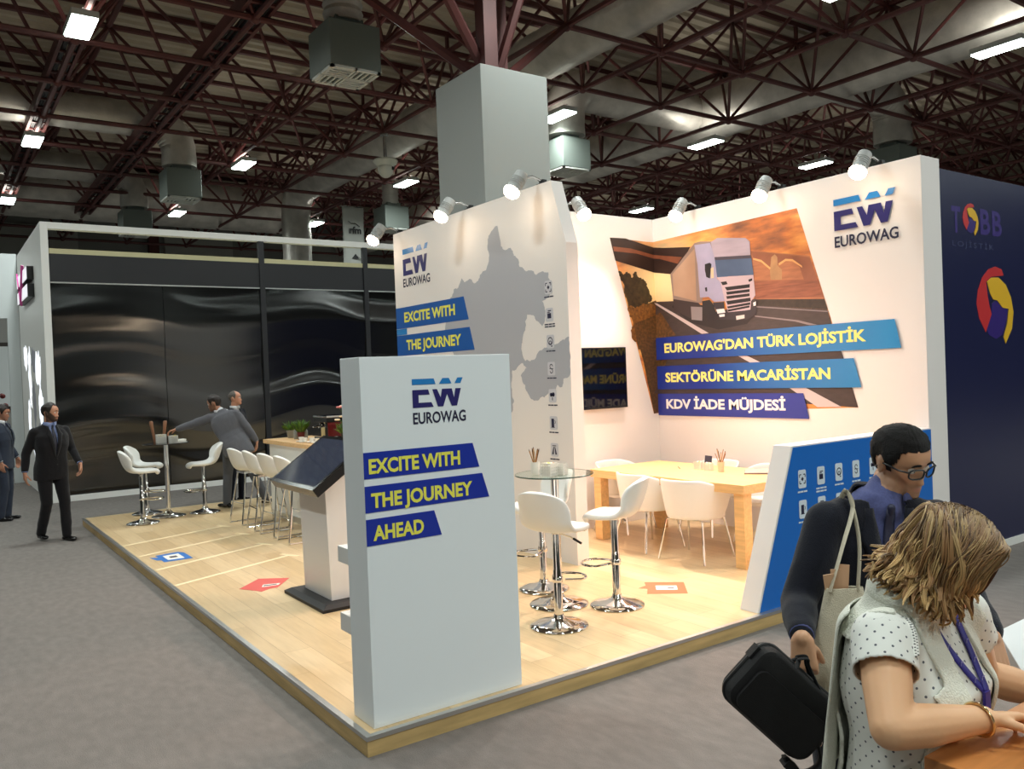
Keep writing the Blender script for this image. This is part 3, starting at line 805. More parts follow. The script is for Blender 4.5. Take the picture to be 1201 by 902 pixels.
reorg(logo(wl, Mr, -4.815, 3.195, 0.64, 0.305, -4.815, 3.03, 0.655, 0.108), (7.36, 4.5, 3.2))

# ------------------------------------------------------------ low blue partition
lp = empty('low_partition', (4.886, 3.925, PH), label='low white partition with slanted end and blue front showing white service icons', cat='partition')
OP = (4.886, 3.925, PH)
Mp = frame((0, 3.925, 0), (1, 0, 0), (0, 0, 1))
m = MB(); m.prism([(4.886, PH), (7.355, PH), (7.355, 1.29), (5.345, 1.29)], 0.0, Mp, -0.165)
plc(m, 'partition_body', WALLW, lp, OP, bevel=0.003)
m = MB(); m.prism([(4.905, PH + 0.002), (7.35, PH + 0.002), (7.35, 1.278), (5.36, 1.278)], 0.004, Mp, 0.0005)
plc(m, 'blue_front', BLUE, lp, OP)
Mp2 = frame((0, 3.9205, 0), (1, 0, 0), (0, 0, 1))
ICW = mat('icon_plate_white', (214, 226, 236), 0.5)
for k, (x, z) in enumerate([(5.453, 1.03), (5.692, 1.033), (5.93, 1.036), (6.167, 1.038), (6.41, 1.041), (6.65, 1.043), (5.451, 0.798), (5.692, 0.80), (5.93, 0.80), (6.167, 0.80), (6.41, 0.80)]):
    reorg(icon(lp, Mp2, x, z, 0.095, 0.14, GLY[[0, 1, 2, 3, 4, 5, 5, 6, 0, 2, 4][k]], ICW, INK, ICW, 2 if k == 1 else 1), OP)

# ------------------------------------------------------------ television on the stand back wall
tv = empty('wall_television', (6.25, 7.30, 1.83), label='black flat television on the bright stand wall below the mural edge', cat='television')
m = MB(); m.box((-0.56, -0.055, -0.355), (0.54, -0.015, 0.355)); m.build('casing', BLACK, tv, bevel=0.004)
m = MB(); m.box((-0.545, -0.057, -0.335), (0.525, -0.054, 0.345)); m.build('screen', BLACKG, tv)
m = MB(); m.box((-0.2, -0.016, -0.15), (0.2, -0.001, 0.15)); m.build('wall_mount', BLACK, tv)

# ------------------------------------------------------------ dark blue neighbouring stand on the right
nv = empty('neighbour_stand_wall', (8.0, 3.957, 0), label='dark navy stand wall at the right edge with red and yellow round emblem', cat='stand wall')
NAVYW = mat('navy_wall', (30, 34, 70), 0.28)
ON = (8.0, 3.957, 0)
m = MB(); m.box((7.70, 3.957, 0.075), (13.5, 4.12, 3.66)); plc(m, 'wall_board', NAVYW, nv, ON)
m = MB(); m.box((7.70, 3.945, 0.0), (13.5, 4.12, 0.075)); plc(m, 'plinth', WHITE, nv, ON)
Mn = frame((0, 3.957, 0), (1, 0, 0), (0, 0, 1))
RED = mat('emblem_red', (196, 44, 48), 0.4); GOLD = mat('emblem_yellow', (226, 178, 40), 0.4); INDG = mat('emblem_indigo', (46, 26, 112), 0.4)
red = [(8.895, 2.716), (8.855, 2.777), (8.726, 2.798), (8.583, 2.766), (8.452, 2.679), (8.362, 2.555), (8.325, 2.424), (8.369, 2.283), (8.492, 2.146), (8.622, 2.326), (8.584, 2.398), (8.55, 2.509), (8.533, 2.641), (8.633, 2.692), (8.785, 2.705)]
yel = [(8.546, 2.642), (8.633, 2.686), (8.784, 2.691), (8.933, 2.623), (9.036, 2.499), (9.08, 2.352), (9.037, 2.182), (8.893, 2.032), (8.854, 2.099), (8.937, 2.224), (8.983, 2.382), (8.851, 2.391), (8.747, 2.462), (8.661, 2.471), (8.602, 2.531)]
blu = [(8.637, 2.429), (8.725, 2.462), (8.83, 2.401), (8.961, 2.382), (8.931, 2.266), (8.833, 2.12), (8.7, 2.079), (8.554, 2.121), (8.515, 2.172), (8.622, 2.326)]
def emblem(cx, cz, s):
    m = MB()
    for mt, ps, k in ((INDG, blu, .0015), (RED, red, .003), (GOLD, yel, .0045)):
        m.use(mt); m.prism([((p[0] - 8.70) * s + cx, (p[1] - 2.42) * s + cz) for p in ps], k, Mn)
    return reorg(m.build('emblem', None, nv), ON)
emblem(8.70, 2.42, 1.0); emblem(8.26, 3.235, 0.40)
m = MB()
m.use(INDG); add_text(m, 'T', Mn, 7.90, 3.085, 0.17, 0.25, 0.03)
reorg(m.build('letter', None, nv), ON)
for bx_ in (8.45, 8.69):
    m = MB(); m.use(INDG); add_text(m, 'B', Mn, bx_, 3.10, 0.20, 0.25, 0.03)
    reorg(m.build('letter', None, nv), ON)
m = MB(); m.use(mat('faint_letters', (66, 72, 110), 0.4)); add_text(m, 'LOJİSTİK', Mn, 7.905, 2.96, 0.80, 0.05, 0.0, spacing=1.35)
reorg(m.build('lettering', None, nv), ON)

# ------------------------------------------------------------ black glossy neighbouring stand at the back
YB = 16.30
bs = empty('portal_frame', (1.78, YB, 0), label='white portal frame of the neighbouring stand, left fin and long top beam', cat='frame')
OB = (1.78, YB, 0)
m = MB(); m.box((1.72, 16.27, 0), (1.84, 20.6, 4.85)); plc(m, 'side_fin', WHITE, bs, OB, bevel=0.004)
m = MB(); m.box((1.84, 16.27, 4.735), (11.9, 16.42, 4.85)); plc(m, 'top_beam', WHITE, bs, OB, bevel=0.004)
m = MB(); m.box((11.9, 16.27, 0), (12.0, 16.42, 4.85)); plc(m, 'end_post', WHITE, bs, OB, bevel=0.004)
bw = empty('black_stand_wall', (1.85, YB, 0), label='wide glossy black panelled wall behind the bar tables with wavy reflections', cat='stand wall')
OW = (1.85, YB, 0)
XS = [1.85, 3.68, 5.50, 5.60, 7.74, 7.82, 11.9]
import_seed = 4
def wavy(x0, x1, z0, z1, yy, amp):
    nx, nz = 40, 64; vs = []
    for j in range(nz + 1):
        for i in range(nx + 1):
            x = x0 + (x1 - x0) * i / nx; z = z0 + (z1 - z0) * j / nz
            e = min(1, 6 * min(j, nz - j) / nz)
            zz = z + 0.16 * sin(x * 1.7) + 0.10 * noise.noise(Vector((x * 0.8, 3.1, 0)))
            d = amp * (0.9 * sin(zz * 3.3 + 0.4) * (0.6 + 0.4 * noise.noise(Vector((x * 0.2, 1.0, z * 0.7)))) + 0.40 * noise.noise(Vector((x * 0.22, 7.7, zz * 3.2))))
            vs.append((x, yy + d * e - amp * .2, z))
    fs = [(j * (nx + 1) + i, j * (nx + 1) + i + 1, (j + 1) * (nx + 1) + i + 1, (j + 1) * (nx + 1) + i) for j in range(nz) for i in range(nx)]
    return vs, fs
for (a, c) in ((1.85, 3.675), (3.685, 5.50), (5.60, 7.74), (7.82, 9.85), (9.86, 11.9)):
    m = MB(); vs, fs = wavy(a, c, 0.10, 3.80, YB + 0.02, 0.040); m.add(vs, fs)
    plc(m, 'film_panel', FILM, bw, OW)
for (a, c) in ((1.85, 5.50), (5.60, 7.74), (7.82, 11.9)):
    m = MB(); m.box((a, YB - 0.01, 3.82), (c, YB + 0.05, 4.31)); plc(m, 'top_panel', FILM2, bw, OW)
    m = MB(); m.box((a, YB - 0.015, 3.80), (c, YB + 0.03, 3.822)); plc(m, 'bright_rail', ALU, bw, OW)
    m = MB(); m.box((a, YB + 0.0, 4.31), (c, YB + 0.4, 4.40)); plc(m, 'cream_strip', CREAM, bw, OW)
for x in (5.50, 7.74):
    m = MB(); m.box((x, YB - 0.04, 0.10), (x + 0.10, YB + 0.06, 4.735)); plc(m, 'dark_post', FILM2, bw, OW)
m = MB(); m.box((1.84, YB - 0.03, 0), (11.9, YB + 0.1, 0.10)); plc(m, 'plinth', WHITE, bw, OW)
m = MB(); m.box((1.85, YB + 0.08, 0.10), (11.9, YB + 0.14, 4.31)); plc(m, 'backing', FILM2, bw, OW)

# sign boxes and patchy map with added glow on the fin (facing -x)
Mfin = frame((1.72, 0, 0), (0, -1, 0), (0, 0, 1))
sg = empty('fin_sign', (1.72, 18.6, 4.0), label='two small white sign boxes with dark sides and pink stroke on the white fin', cat='sign')
OS = (1.72, 18.6, 4.0)
SIGNW = mat('sign_white', (244, 244, 250), 0.4, emit=(250, 245, 255), estr=0.5)
for z0, z1 in ((4.0, 4.24), (3.68, 3.92)):
    m = MB(); m.use(BLACK); m.prism([(-19.4, z0), (-17.5, z0), (-17.5, z1), (-19.4, z1)], 0.11, Mfin, 0.0)
    m.use(SIGNW); m.prism([(-19.4, z0 + .01), (-17.52, z0 + .01), (-17.52, z1 - .01), (-19.4, z1 - .01)], 0.118, Mfin, 0.11)
    o = reorg(m.build('sign_box', None, sg), OS)
m = MB(); m.tube([Mfin @ Vector((-19.2 + t * 0.14, 3.62 + 0.7 * abs(t - 4) / 4 * (0.95 if t < 4 else 1) , 0.125)) for t in range(9)], 0.03, 6, flat=(1, .3))
reorg(m.build('pink_stroke', mat('pink', (226, 90, 170), 0.4), sg), OS)
lm = empty('patchy_map', (1.72, 18.5, 2.0), label='glossy white patchy map with added glow on the white fin behind the walking man', cat='wall map')
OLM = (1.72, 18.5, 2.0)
GLOWP = mat('patch_added_glow', (250, 252, 255), 0.3, emit=(240, 246, 255), estr=0.9)  # weak emission stands in for sheen on the glossy white map
GREYP = mat('map_patch_grey', (170, 172, 186), 0.4)
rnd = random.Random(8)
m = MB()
for (cx, cz, w, h, mt) in ((-19.6, 2.65, .9, .5, GLOWP), (-18.9, 2.2, .55, 1.2, GLOWP), (-18.2, 2.55, .8, .5, GREYP), (-17.5, 2.35, 1.0, .7, GLOWP), (-17.2, 1.7, .7, .7, GLOWP), (-18.3, 1.7, .5, 1.0, GREYP),
                           (-19.3, 1.4, .45, .8, GLOWP), (-17.6, 1.0, .7, .6, GREYP), (-18.6, .95, .4, .6, GLOWP), (-17.0, 0.9, .3, .5, GLOWP)):
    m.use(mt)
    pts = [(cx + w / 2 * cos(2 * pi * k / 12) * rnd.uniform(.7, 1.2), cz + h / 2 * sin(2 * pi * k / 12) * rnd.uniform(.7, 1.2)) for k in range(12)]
    m.prism([tuple(p) for p in rough_line(pts, 2, .3, int(cz * 10))], 0.004 + 0.001 * (mt is GLOWP), Mfin)
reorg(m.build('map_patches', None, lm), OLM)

# stand at far left with a pale header and an opening
fs_ = empty('far_left_stand', (-1.0, 20.7, 0), label='pale far stand at the left edge with header and open doorway', cat='stand')
OF = (-1.0, 20.7, 0)
PALE = mat('pale_board', (206, 212, 212), 0.6)
m = MB(); m.box((-6, 20.65, 3.52), (1.715, 20.8, 4.9)); plc(m, 'header', PALE, fs_, OF)
m = MB(); m.box((1.5, 20.65, 0), (1.715, 20.8, 3.52)); m.box((-6, 20.65, 0), (-0.6, 20.8, 3.52)); plc(m, 'side_panel', PALE, fs_, OF)
m = MB(); m.box((-6, 24.4, 0), (3.4, 24.5, 4.4)); plc(m, 'inner_wall', mat('inner_grey', (150, 150, 146), 0.7), fs_, OF)
m = MB(); m.use(mat('frame_dark', (52, 44, 40), 0.5)); m.box((1.34, 24.3, 1.5), (1.95, 24.4, 3.2)); m.use(PALE); m.box((1.40, 24.28, 1.6), (1.88, 24.32, 3.1)); plc(m, 'picture_frame', None, fs_, OF)
m = MB(); m.use(mat('flower_red', (112, 42, 40), 0.7))
rnd = random.Random(2)
for k in range(60): m.ell((1.0 + rnd.gauss(0, .22), 22.6 + rnd.gauss(0, .2), 1.55 + rnd.gauss(0, .22)), rnd.uniform(.03, .07), nu=8, nv=6)
m.use(mat('stem_dark', (60, 40, 34), .7)); m.box((0.95, 22.55, 0), (1.05, 22.65, 1.5)); m.box((.8, 22.4, 0), (1.2, 22.8, .06))
for k in range(14): m.tube([(1.0, 22.6, 1.3), (1.0 + rnd.gauss(0, .2), 22.6 + rnd.gauss(0, .2), 1.5 + rnd.uniform(.1, .6))], 0.012, 5)
fl = m.build('red_bouquet'); tag(fl, 'dark red dried bouquet on a stand in the far left doorway', 'flowers')
m = MB(); m.box((-6, 20.9, 0), (1.7, 24.4, 0.06)); plc(m, 'stand_floor', mat('dark_red_base', (84, 60, 56), .7), fs_, OF)

# hanging banner
bn = empty('hanging_banner', (10.0, 21.56, 6.0), label='grey fabric banner with small black lettering hanging above the white beam', cat='banner')
OBN = (10.0, 21.56, 6.0)
m = MB()
vs = []
for j in range(21):
    for i in range(9): vs.append((9.68 + .65 * i / 8, 21.56 + .02 * sin(i * 1.3 + j * .3), 5.0 + 1.78 * j / 20))
m.add(vs, [(j * 9 + i, j * 9 + i + 1, (j + 1) * 9 + i + 1, (j + 1) * 9 + i) for j in range(20) for i in range(8)])
o = plc(m, 'fabric', mat('banner_grey', (176, 178, 172), 0.8), bn, OBN)
sd = o.modifiers.new('thick', 'SOLIDIFY'); sd.thickness = 0.006
m = MB(); m.tube([(9.66, 21.56, 6.78), (10.35, 21.56, 6.78)], .015, 6)
for x in (9.75, 10.25): m.tube([(x, 21.56, 6.78), (x, 21.56, 7.03)], .006, 5)
plc(m, 'hanging_rod', STEEL, bn, OBN)
Mb = frame((0, 21.525, 0), (1, 0, 0), (0, 0, 1))
m = MB(); add_text(m, 'rfm', Mb, 9.86, 6.02, 0.36, 0.20, 0.04)
reorg(m.build('lettering', mat('banner_ink', (24, 24, 26), .6), bn), OBN)
m = MB()
m.tube([Mb @ Vector(p) for p in ((9.84, 6.36, .004), (9.92, 6.30, .004), (10.05, 6.31, .004), (10.18, 6.22, .004))], .018, 6, flat=(1, .3))
m.add([Mb @ Vector(p) for p in ((9.9, 5.32, .004), (10.12, 5.32, .004), (10.02, 5.46, .004))], [(0, 1, 2)], False)
m.tube([Mb @ Vector(p) for p in ((10.06, 5.4, .004), (10.2, 5.30, .004), (10.3, 5.14, .004))], .012, 6, flat=(1, .3))
reorg(m.build('printed_strokes', mat('banner_ink', (24, 24, 26), .6), bn), OBN)

# ------------------------------------------------------------ ceiling camera
cc = empty('dome_camera', (8.0, 15.56, 6.33), label='white dome camera hanging left of the grey pillar', cat='camera')
m = MB(); m.lathe([(0.0, .13), (.25, .13), (.26, .10), (.20, .03), (.17, 0.0), (.0, 0.0)], 24, cap=False); m.build('cap', mat('cctv_white', (206, 208, 196), .5), cc)
m = MB(); m.ell((0, 0, -0.05), (.165, .165, .19), nu=24, nv=14); m.build('dome', mat('cctv_dome', (196, 196, 184), .3), cc)
m = MB(); m.box((-.03, -.19, -.09), (.035, -.13, -.03), Matrix.Rotation(radians(35), 4, 'Z')); m.build('lens', BLACK, cc)
m = MB(); m.tube([(0, 0, .12), (0, 0, .69)], .035, 10); m.lathe([(.09, .64), (.09, .67)], 16); m.build('drop_pole', STEEL, cc)

# ------------------------------------------------------------ stand spotlights
def make_spot():
    """arm runs along +x from the wall top to the head, head tilts back down towards the wall"""
    r = empty('spotlight', (0, 0, 0), cat='spotlight', group='stand spotlights on wall-top arms')
    m = MB(); m.box((-0.02, -0.05, 0.0), (0.12, 0.05, 0.012)); m.box((0.0, -0.03, 0.012), (0.05, 0.03, 0.05)); m.build('bracket', BLACK, r)
    m = MB(); m.tube([(0.03, 0, 0.03), (-0.10, 0, 0.07), (-0.27, 0, 0.035)], 0.013, 8); m.build('arm', STEEL, r)
    hd = empty('head_pivot', (0, 0, 0))
    bpy.data.objects.remove(hd)
    # head axis direction
    d = Vector((-0.58, 0, -0.81)).normalized()
    p0 = Vector((-0.25, 0, 0.045)); q = d.to_track_quat('Z', 'Y').to_matrix().to_4x4()
    M = Matrix.Translation(p0) @ q
    m = MB(); m.lathe([(0.035, -0.05), (0.062, -0.045), (0.066, 0.0), (0.066, 0.13), (0.078, 0.16), (0.078, 0.185), (0.070, 0.185), (0.066, 0.165)], 20, M, cap=False)
    m.lathe([(0.0005, -0.051), (0.035, -0.05)], 20, M, cap=False)
    for k in range(4): m.lathe([(0.066, .02 + k * .022), (.072, .024 + k * .022), (.072, .030 + k * .022), (.066, .034 + k * .022)], 20, M, cap=False)
    m.build('lamp_head', mat('spot_grey', (176, 178, 176), .4), r)
    m = MB(); m.ell(M @ Vector((0, 0, 0.175)), (0.080, 0.080, 0.065), M.to_3x3(), 20, 12); m.build('lens', SPOTG, r)
    ld = bpy.data.lights.new('spot_light', 'SPOT'); ld.energy = SPOT_W; ld.color = SPOT_COL; ld.spot_size = radians(120); ld.spot_blend = 0.85; ld.shadow_soft_size = 0.045
    l = bpy.data.objects.new('spot_light', ld); COL.objects.link(l); l.parent = r
    l.location = p0 + d * 0.30
    aim = Vector((-0.30, 0, -0.95)).normalized()
    l.rotation_euler = (aim.to_track_quat('-Z', 'Y')).to_euler()
    return r
sp0 = make_spot()
SPOTS = [((4.96, 9.38, 3.742), 0, 'spotlight at the left end of the map wall'), ((4.96, 7.72, 3.742), 0, 'middle spotlight of the map wall, left of the pillar'),
         ((4.96, 6.40, 3.742), 0, 'spotlight at the right end of the map wall in front of the pillar'),
         ((6.0, 7.34, 3.742), 90, 'spotlight beside the map wall end lighting the television wall'),
         ((7.40, 6.62, 3.742), 0, 'spotlight above the left part of the truck picture'), ((7.40, 5.46, 3.742), 0, 'spotlight above the right part of the truck picture'),
         ((7.40, 4.36, 3.742), 0, 'spotlight above the logo at the right end of the wall')]
for k, (p, a, lb) in enumerate(SPOTS):
    o = sp0 if k == 0 else copy_tree(sp0)
    o.location = p; o.rotation_euler = (0, 0, radians(a)); o['label'] = lb
    for ch in o.children:
        if ch.type == 'LIGHT':
            ch.data = ch.data.copy(); ch.data.energy = SPOT_W * SPOT_K[k]
            if k < 3: ch.data.spot_size = radians(100); ch.rotation_euler = Vector((-0.62, 0, -0.78)).to_track_quat('-Z', 'Y').to_euler()
# ============================================================ FURNITURE
SEATW = mat('white_seat_shell', (236, 236, 232), 0.32)
SEATIN = SEATW
GLASS = mat('table_glass', (226, 240, 234), 0.02, trans=1.0, spec=0.5)
nodes_of(GLASS)[1].inputs['IOR'].default_value = 1.12
GLASSE = mat('glass_edge', (60, 84, 76), 0.1)
DARKGL = mat('dark_table_top', (24, 24, 26), 0.1)

def grid_obj(name, rows, mt, parent, thick, sub=1, bevel=0.0):
    nv = len(rows); nu = len(rows[0])
    m = MB(); m.add([p for r in rows for p in r], [(j * nu + i, j * nu + i + 1, (j + 1) * nu + i + 1, (j + 1) * nu + i) for j in range(nv - 1) for i in range(nu - 1)])
    o = m.build(name, mt, parent)
    s = o.modifiers.new('thick', 'SOLIDIFY'); s.thickness = thick; s.offset = 0
    if sub:
        q = o.modifiers.new('sub', 'SUBSURF'); q.levels = sub; q.render_levels = sub
    return o

def catmull(P, n):
    P = [Vector(p) for p in P]; out = []
    for i in range(len(P) - 1):
        a = P[max(0, i - 1)]; b_ = P[i]; c = P[i + 1]; d = P[min(len(P) - 1, i + 2)]
        for k in range(n):
            t = k / n
            out.append(0.5 * ((2 * b_) + (c - a) * t + (2 * a - 5 * b_ + 4 * c - d) * t * t + (3 * b_ - a - 3 * c + d) * t ** 3))
    out.append(P[-1])
    return out

def shell_rows(prof, nu=13):
    """prof: (forward, z, halfwidth, edge rise, edge forward); forward is +x, width along y"""
    C = catmull([(p[0], p[1], p[2]) for p in prof], 4); E = catmull([(p[3], p[4], 0) for p in prof], 4)
    rows = []
    for c, e in zip(C, E):
        row = []
        for i in range(nu):
            u = -1 + 2 * i / (nu - 1); w = abs(u) ** 2.6
            row.append((c.x + e.y * w, u * c.z, c.y + e.x * w))
        rows.append(row)
    return rows

def bar_seat(parent, z):
    prof = [(0.205, z - 0.035, 0.125, 0, -0.035), (0.215, z - 0.012, 0.165, 0.0, -0.045), (0.17, z + 0.004, 0.195, 0.002, -0.03), (0.06, z, 0.205, 0.006, 0), (-0.06, z, 0.21, 0.02, 0.0),
            (-0.14, z + 0.018, 0.215, 0.055, 0.02), (-0.19, z + 0.075, 0.21, 0.05, 0.07), (-0.225, z + 0.16, 0.205, 0.01, 0.10), (-0.248, z + 0.24, 0.188, -0.012, 0.085), (-0.262, z + 0.295, 0.150, -0.035, 0.06)]
    return grid_obj('seat_shell', shell_rows(prof), SEATW, parent, 0.042)

# ---- gas lift stools
def make_bar_stool():
    r = empty('bar_stool', (0, 0, 0), cat='bar stool', group='white chrome-column bar stools')
    bar_seat(r, 0.70)
    m = MB(); m.lathe([(0.0, 0.0), (0.205, 0.0), (0.21, 0.006), (0.205, 0.014), (0.15, 0.03), (0.08, 0.045), (0.045, 0.06), (0.034, 0.085)], 36, cap=False); m.build('base', CHROME, r)
    m = MB(); m.lathe([(0.031, 0.07), (0.031, 0.40), (0.027, 0.405), (0.027, 0.66), (0.05, 0.675), (0.075, 0.684)], 24); m.build('column', CHROME, r)
    m = MB()
    pts = [(0.03, -0.045, 0.33)] + [(0.16 + 0.11 * cos(t), 0.125 * sin(t), 0.32) for t in [radians(-110 + 22 * k) for k in range(11)]] + [(0.03, 0.045, 0.33)]
    m.tube(pts, 0.0095, 8); m.lathe([(0.036, 0.315), (0.04, 0.32), (0.04, 0.35), (0.036, 0.355)], 20, cap=False); m.build('footrest', CHROME, r)
    m = MB(); m.use(CHROME); m.tube([(0.0, -0.03, 0.665), (-0.02, -0.13, 0.655), (-0.02, -0.165, 0.64)], 0.006, 6); m.use(BLACK); m.tube([(-0.02, -0.16, 0.643), (-0.02, -0.225, 0.615)], 0.009, 8); m.build('height_lever', None, r)
    return r
bst = make_bar_stool()
def RZ(dx, dy): return atan2(dy, dx)
STOOLS = [((3.64, 4.68), RZ(.75, .25), 'white bar stool nearest the camera, its back turned, at the glass bar table'),
          ((4.30, 4.79), RZ(-.45, .75), 'white bar stool right of the glass bar table beside the orange floor sticker'),
          ((4.18, 5.56), RZ(-.85, .1), 'white bar stool behind the glass bar table next to the map wall'),
          ((2.33, 12.0), RZ(.8, -.1), 'white bar stool at the platform corner, left of the far bar table'),
          ((2.56, 12.86), RZ(.8, -.35), 'white bar stool half hidden behind the corner stool at the far bar table'),
          ((3.22, 12.30), RZ(-.9, .12), 'white bar stool right of the far bar table in front of the grey suited man')]
for k, (p, a, lb) in enumerate(STOOLS):
    o = bst if k == 0 else copy_tree(bst)
    o.location = (p[0], p[1], PH + 0.001); o.rotation_euler = (0, 0, a); o['label'] = lb

def bar_table(loc, top_mat, edge_mat, R, H, label, zb, poler=0.03):
    r = empty('bar_table', loc, 0, label, 'bar table')
    m = MB(); m.lathe([(0.0, 0.0), (0.225, 0.0), (0.23, 0.006), (0.22, 0.014), (0.14, 0.03), (0.06, 0.05), (0.036, 0.08)], 36, cap=False); m.build('base', CHROME, r)
    m = MB(); m.lathe([(poler, 0.06), (poler, H - 0.02), (0.11, H - 0.016), (0.11, H - 0.0105)], 24); m.build('column', CHROME, r)
    m = MB(); m.use(top_mat); m.lathe([(0.0, H - 0.010), (R - .003, H - 0.010), (R - .003, H), (0.0, H)], 56, cap=False)
    m.build('table_top', None, r)
    m = MB(); m.lathe([(R - .003, H - 0.0102), (R, H - 0.008), (R, H - 0.002), (R - .003, H + 0.0002)], 56, cap=False); m.build('rim', edge_mat, r)
    return r
bar_table((3.99, 5.12, PH + 0.001), GLASS, GLASSE, 0.31, 1.025, 'round clear glass bar table with chrome column in front of the map wall', 0)
bar_table((2.74, 12.36, PH + 0.001), DARKGL, DARKGL, 0.31, 1.035, 'round dark-topped bar table with chrome column near the far platform corner', 0)

# ---- sled-leg counter stools
def make_wire_stool():
    r = empty('counter_stool', (0, 0, 0), cat='counter stool', group='white counter stools with chrome wire legs')
    bar_seat(r, 0.70)
    for s in (-1, 1):
        m = MB()
        P = catmull([(0.13, s * 0.11, 0.665), (0.18, s * 0.17, 0.30), (0.21, s * 0.19, 0.03), (0.19, s * 0.19, 0.009), (0.0, s * 0.19, 0.009), (-0.19, s * 0.19, 0.009), (-0.21, s * 0.19, 0.03), (-0.17, s * 0.17, 0.30), (-0.12, s * 0.11, 0.665)], 5)
        m.tube(P, 0.0105, 8); m.build('leg_frame', CHROME, r)
    m = MB(); m.tube([(0.187, -0.175, 0.26), (0.187, 0.175, 0.26)], 0.008, 8); m.build('footrest', CHROME, r)
    m = MB(); m.tube([(-0.178, -0.172, 0.28), (-0.178, 0.172, 0.28)], 0.007, 8); m.build('rear_bar', CHROME, r)
    m = MB(); m.box((-0.13, -0.12, 0.658), (0.14, 0.12, 0.682)); m.build('mounting_plate', CHROME, r)
    return r
ws = make_wire_stool()
for k, (x, y, lb) in enumerate([(3.45, 10.92, 'farthest white counter stool, beside the grey suited man'), (3.46, 10.32, 'second white counter stool from the far end of the counter'),
                                (3.46, 9.76, 'third white counter stool from the far end of the counter'), (3.47, 9.22, 'white counter stool half hidden behind the touch screen kiosk')]):
    o = ws if k == 0 else copy_tree(ws)
    o.location = (x, y, PH + 0.001); o.rotation_euler = (0, 0, radians((6, -4, 5, 0)[k])); o['label'] = lb

# ---- bar counter
bc = empty('bar_counter', (4.15, 9.9, PH), label='white bar counter with thick wooden top, plants and coffee things on it', cat='counter')
OC = (4.15, 9.9, PH)
m = MB(); m.box((3.86, 8.45, PH + .001), (4.46, 11.32, 1.095)); plc(m, 'counter_body', WHITE, bc, OC, bevel=0.004)
m = MB(); m.box((3.80, 8.40, 1.095), (4.50, 11.40, 1.15)); plc(m, 'wooden_top', OAK, bc, OC, bevel=0.004)
m = MB(); m.box((3.845, 8.47, PH + .001), (3.86, 11.30, PH + .08)); plc(m, 'kick_plate', ALU, bc, OC)

# ---- touch screen kiosk
ki = empty('touch_kiosk', (2.75, 6.6, PH), label='white kiosk with large tilted black touch screen on a black base', cat='kiosk')
OK_ = (2.75, 6.6, PH)
m = MB()
B0 = [(2.47, 6.16), (3.04, 6.16), (3.04, 7.02), (2.47, 7.02)]; ins = 0.05
T0 = [(2.47 + ins, 6.16 + ins), (3.04 - ins, 6.16 + ins), (3.04 - ins, 7.02 - ins), (2.47 + ins, 7.02 - ins)]
m.add([(p[0], p[1], PH + .001) for p in B0] + [(p[0], p[1], PH + .025) for p in B0] + [(p[0], p[1], PH + .05) for p in T0],
      [(3, 2, 1, 0), (8, 9, 10, 11)] + [(i, (i + 1) % 4, 4 + (i + 1) % 4, 4 + i) for i in range(4)] + [(4 + i, 4 + (i + 1) % 4, 8 + (i + 1) % 4, 8 + i) for i in range(4)], False)
plc(m, 'base_plate', mat('kiosk_base', (26, 24, 26), 0.55), ki, OK_)
m = MB()
Mk = frame((0, 6.30, 0), (1, 0, 0), (0, 0, 1))
m.prism([(2.60, PH + .05), (2.98, PH + .05), (2.86, 1.28), (2.58, 1.08)], 0.0, Mk, -0.57)
plc(m, 'column', mat('kiosk_white', (232, 230, 230), 0.3), ki, OK_, bevel=0.004)
lo = Vector((2.40, 0, 1.085)); hi = Vector((2.90, 0, 1.430)); ud = (hi - lo).normalized(); nd = Vector((-ud.z, 0, ud.x))
Ms = Matrix.Identity(4)
for i in range(3):
    Ms[i][0] = (0, -1, 0)[i]; Ms[i][1] = ud[i]; Ms[i][2] = nd[i]
Ms[0][3], Ms[1][3], Ms[2][3] = lo.x, 7.06, lo.z
W_, H_ = 0.96, (hi - lo).length
m = MB(); m.box((0, 0, -0.075), (W_, H_, -0.002), Ms); plc(m, 'screen_casing', BLACK, ki, OK_, bevel=0.004)
m = MB(); m.box((-0.004, -0.004, -0.004), (W_ + .004, H_ + .004, 0.004), Ms); plc(m, 'bezel', mat('bezel_black', (14, 14, 16), 0.15), ki, OK_, bevel=0.002)
m = MB(); m.box((0.035, 0.035, 0.004), (W_ - .035, H_ - .035, 0.0055), Ms); plc(m, 'touch_screen', mat('kiosk_glass_glare', (58, 64, 80), 0.06, spec=0.8), ki, OK_)  # base colour raised to stand in for glare on the screen
m = MB(); m.box((0.2, 0.12, -0.13), (W_ - .2, H_ - .15, -0.075), Ms); plc(m, 'screen_mount', BLACK, ki, OK_)

# ---- wooden desk
dk = empty('wooden_desk', (6.35, 5.83, PH), label='chunky pale wooden meeting table with thick legs in the bright corner', cat='table')
OD = (6.35, 5.83, PH)
DESK = mat('desk_wood', (226, 186, 128), 0.4, vary=(2.5, 0.14, (14, 1, 14)))
m = MB(); m.box((5.84, 4.80, 0.775), (6.88, 6.86, 0.858)); plc(m, 'table_top', DESK, dk, OD, bevel=0.004)
for x in (5.865, 6.745):
    for y in (4.825, 6.725):
        m = MB(); m.box((x, y, PH + .001), (x + .11, y + .11, 0.775)); plc(m, 'leg', DESK, dk, OD, bevel=0.003)

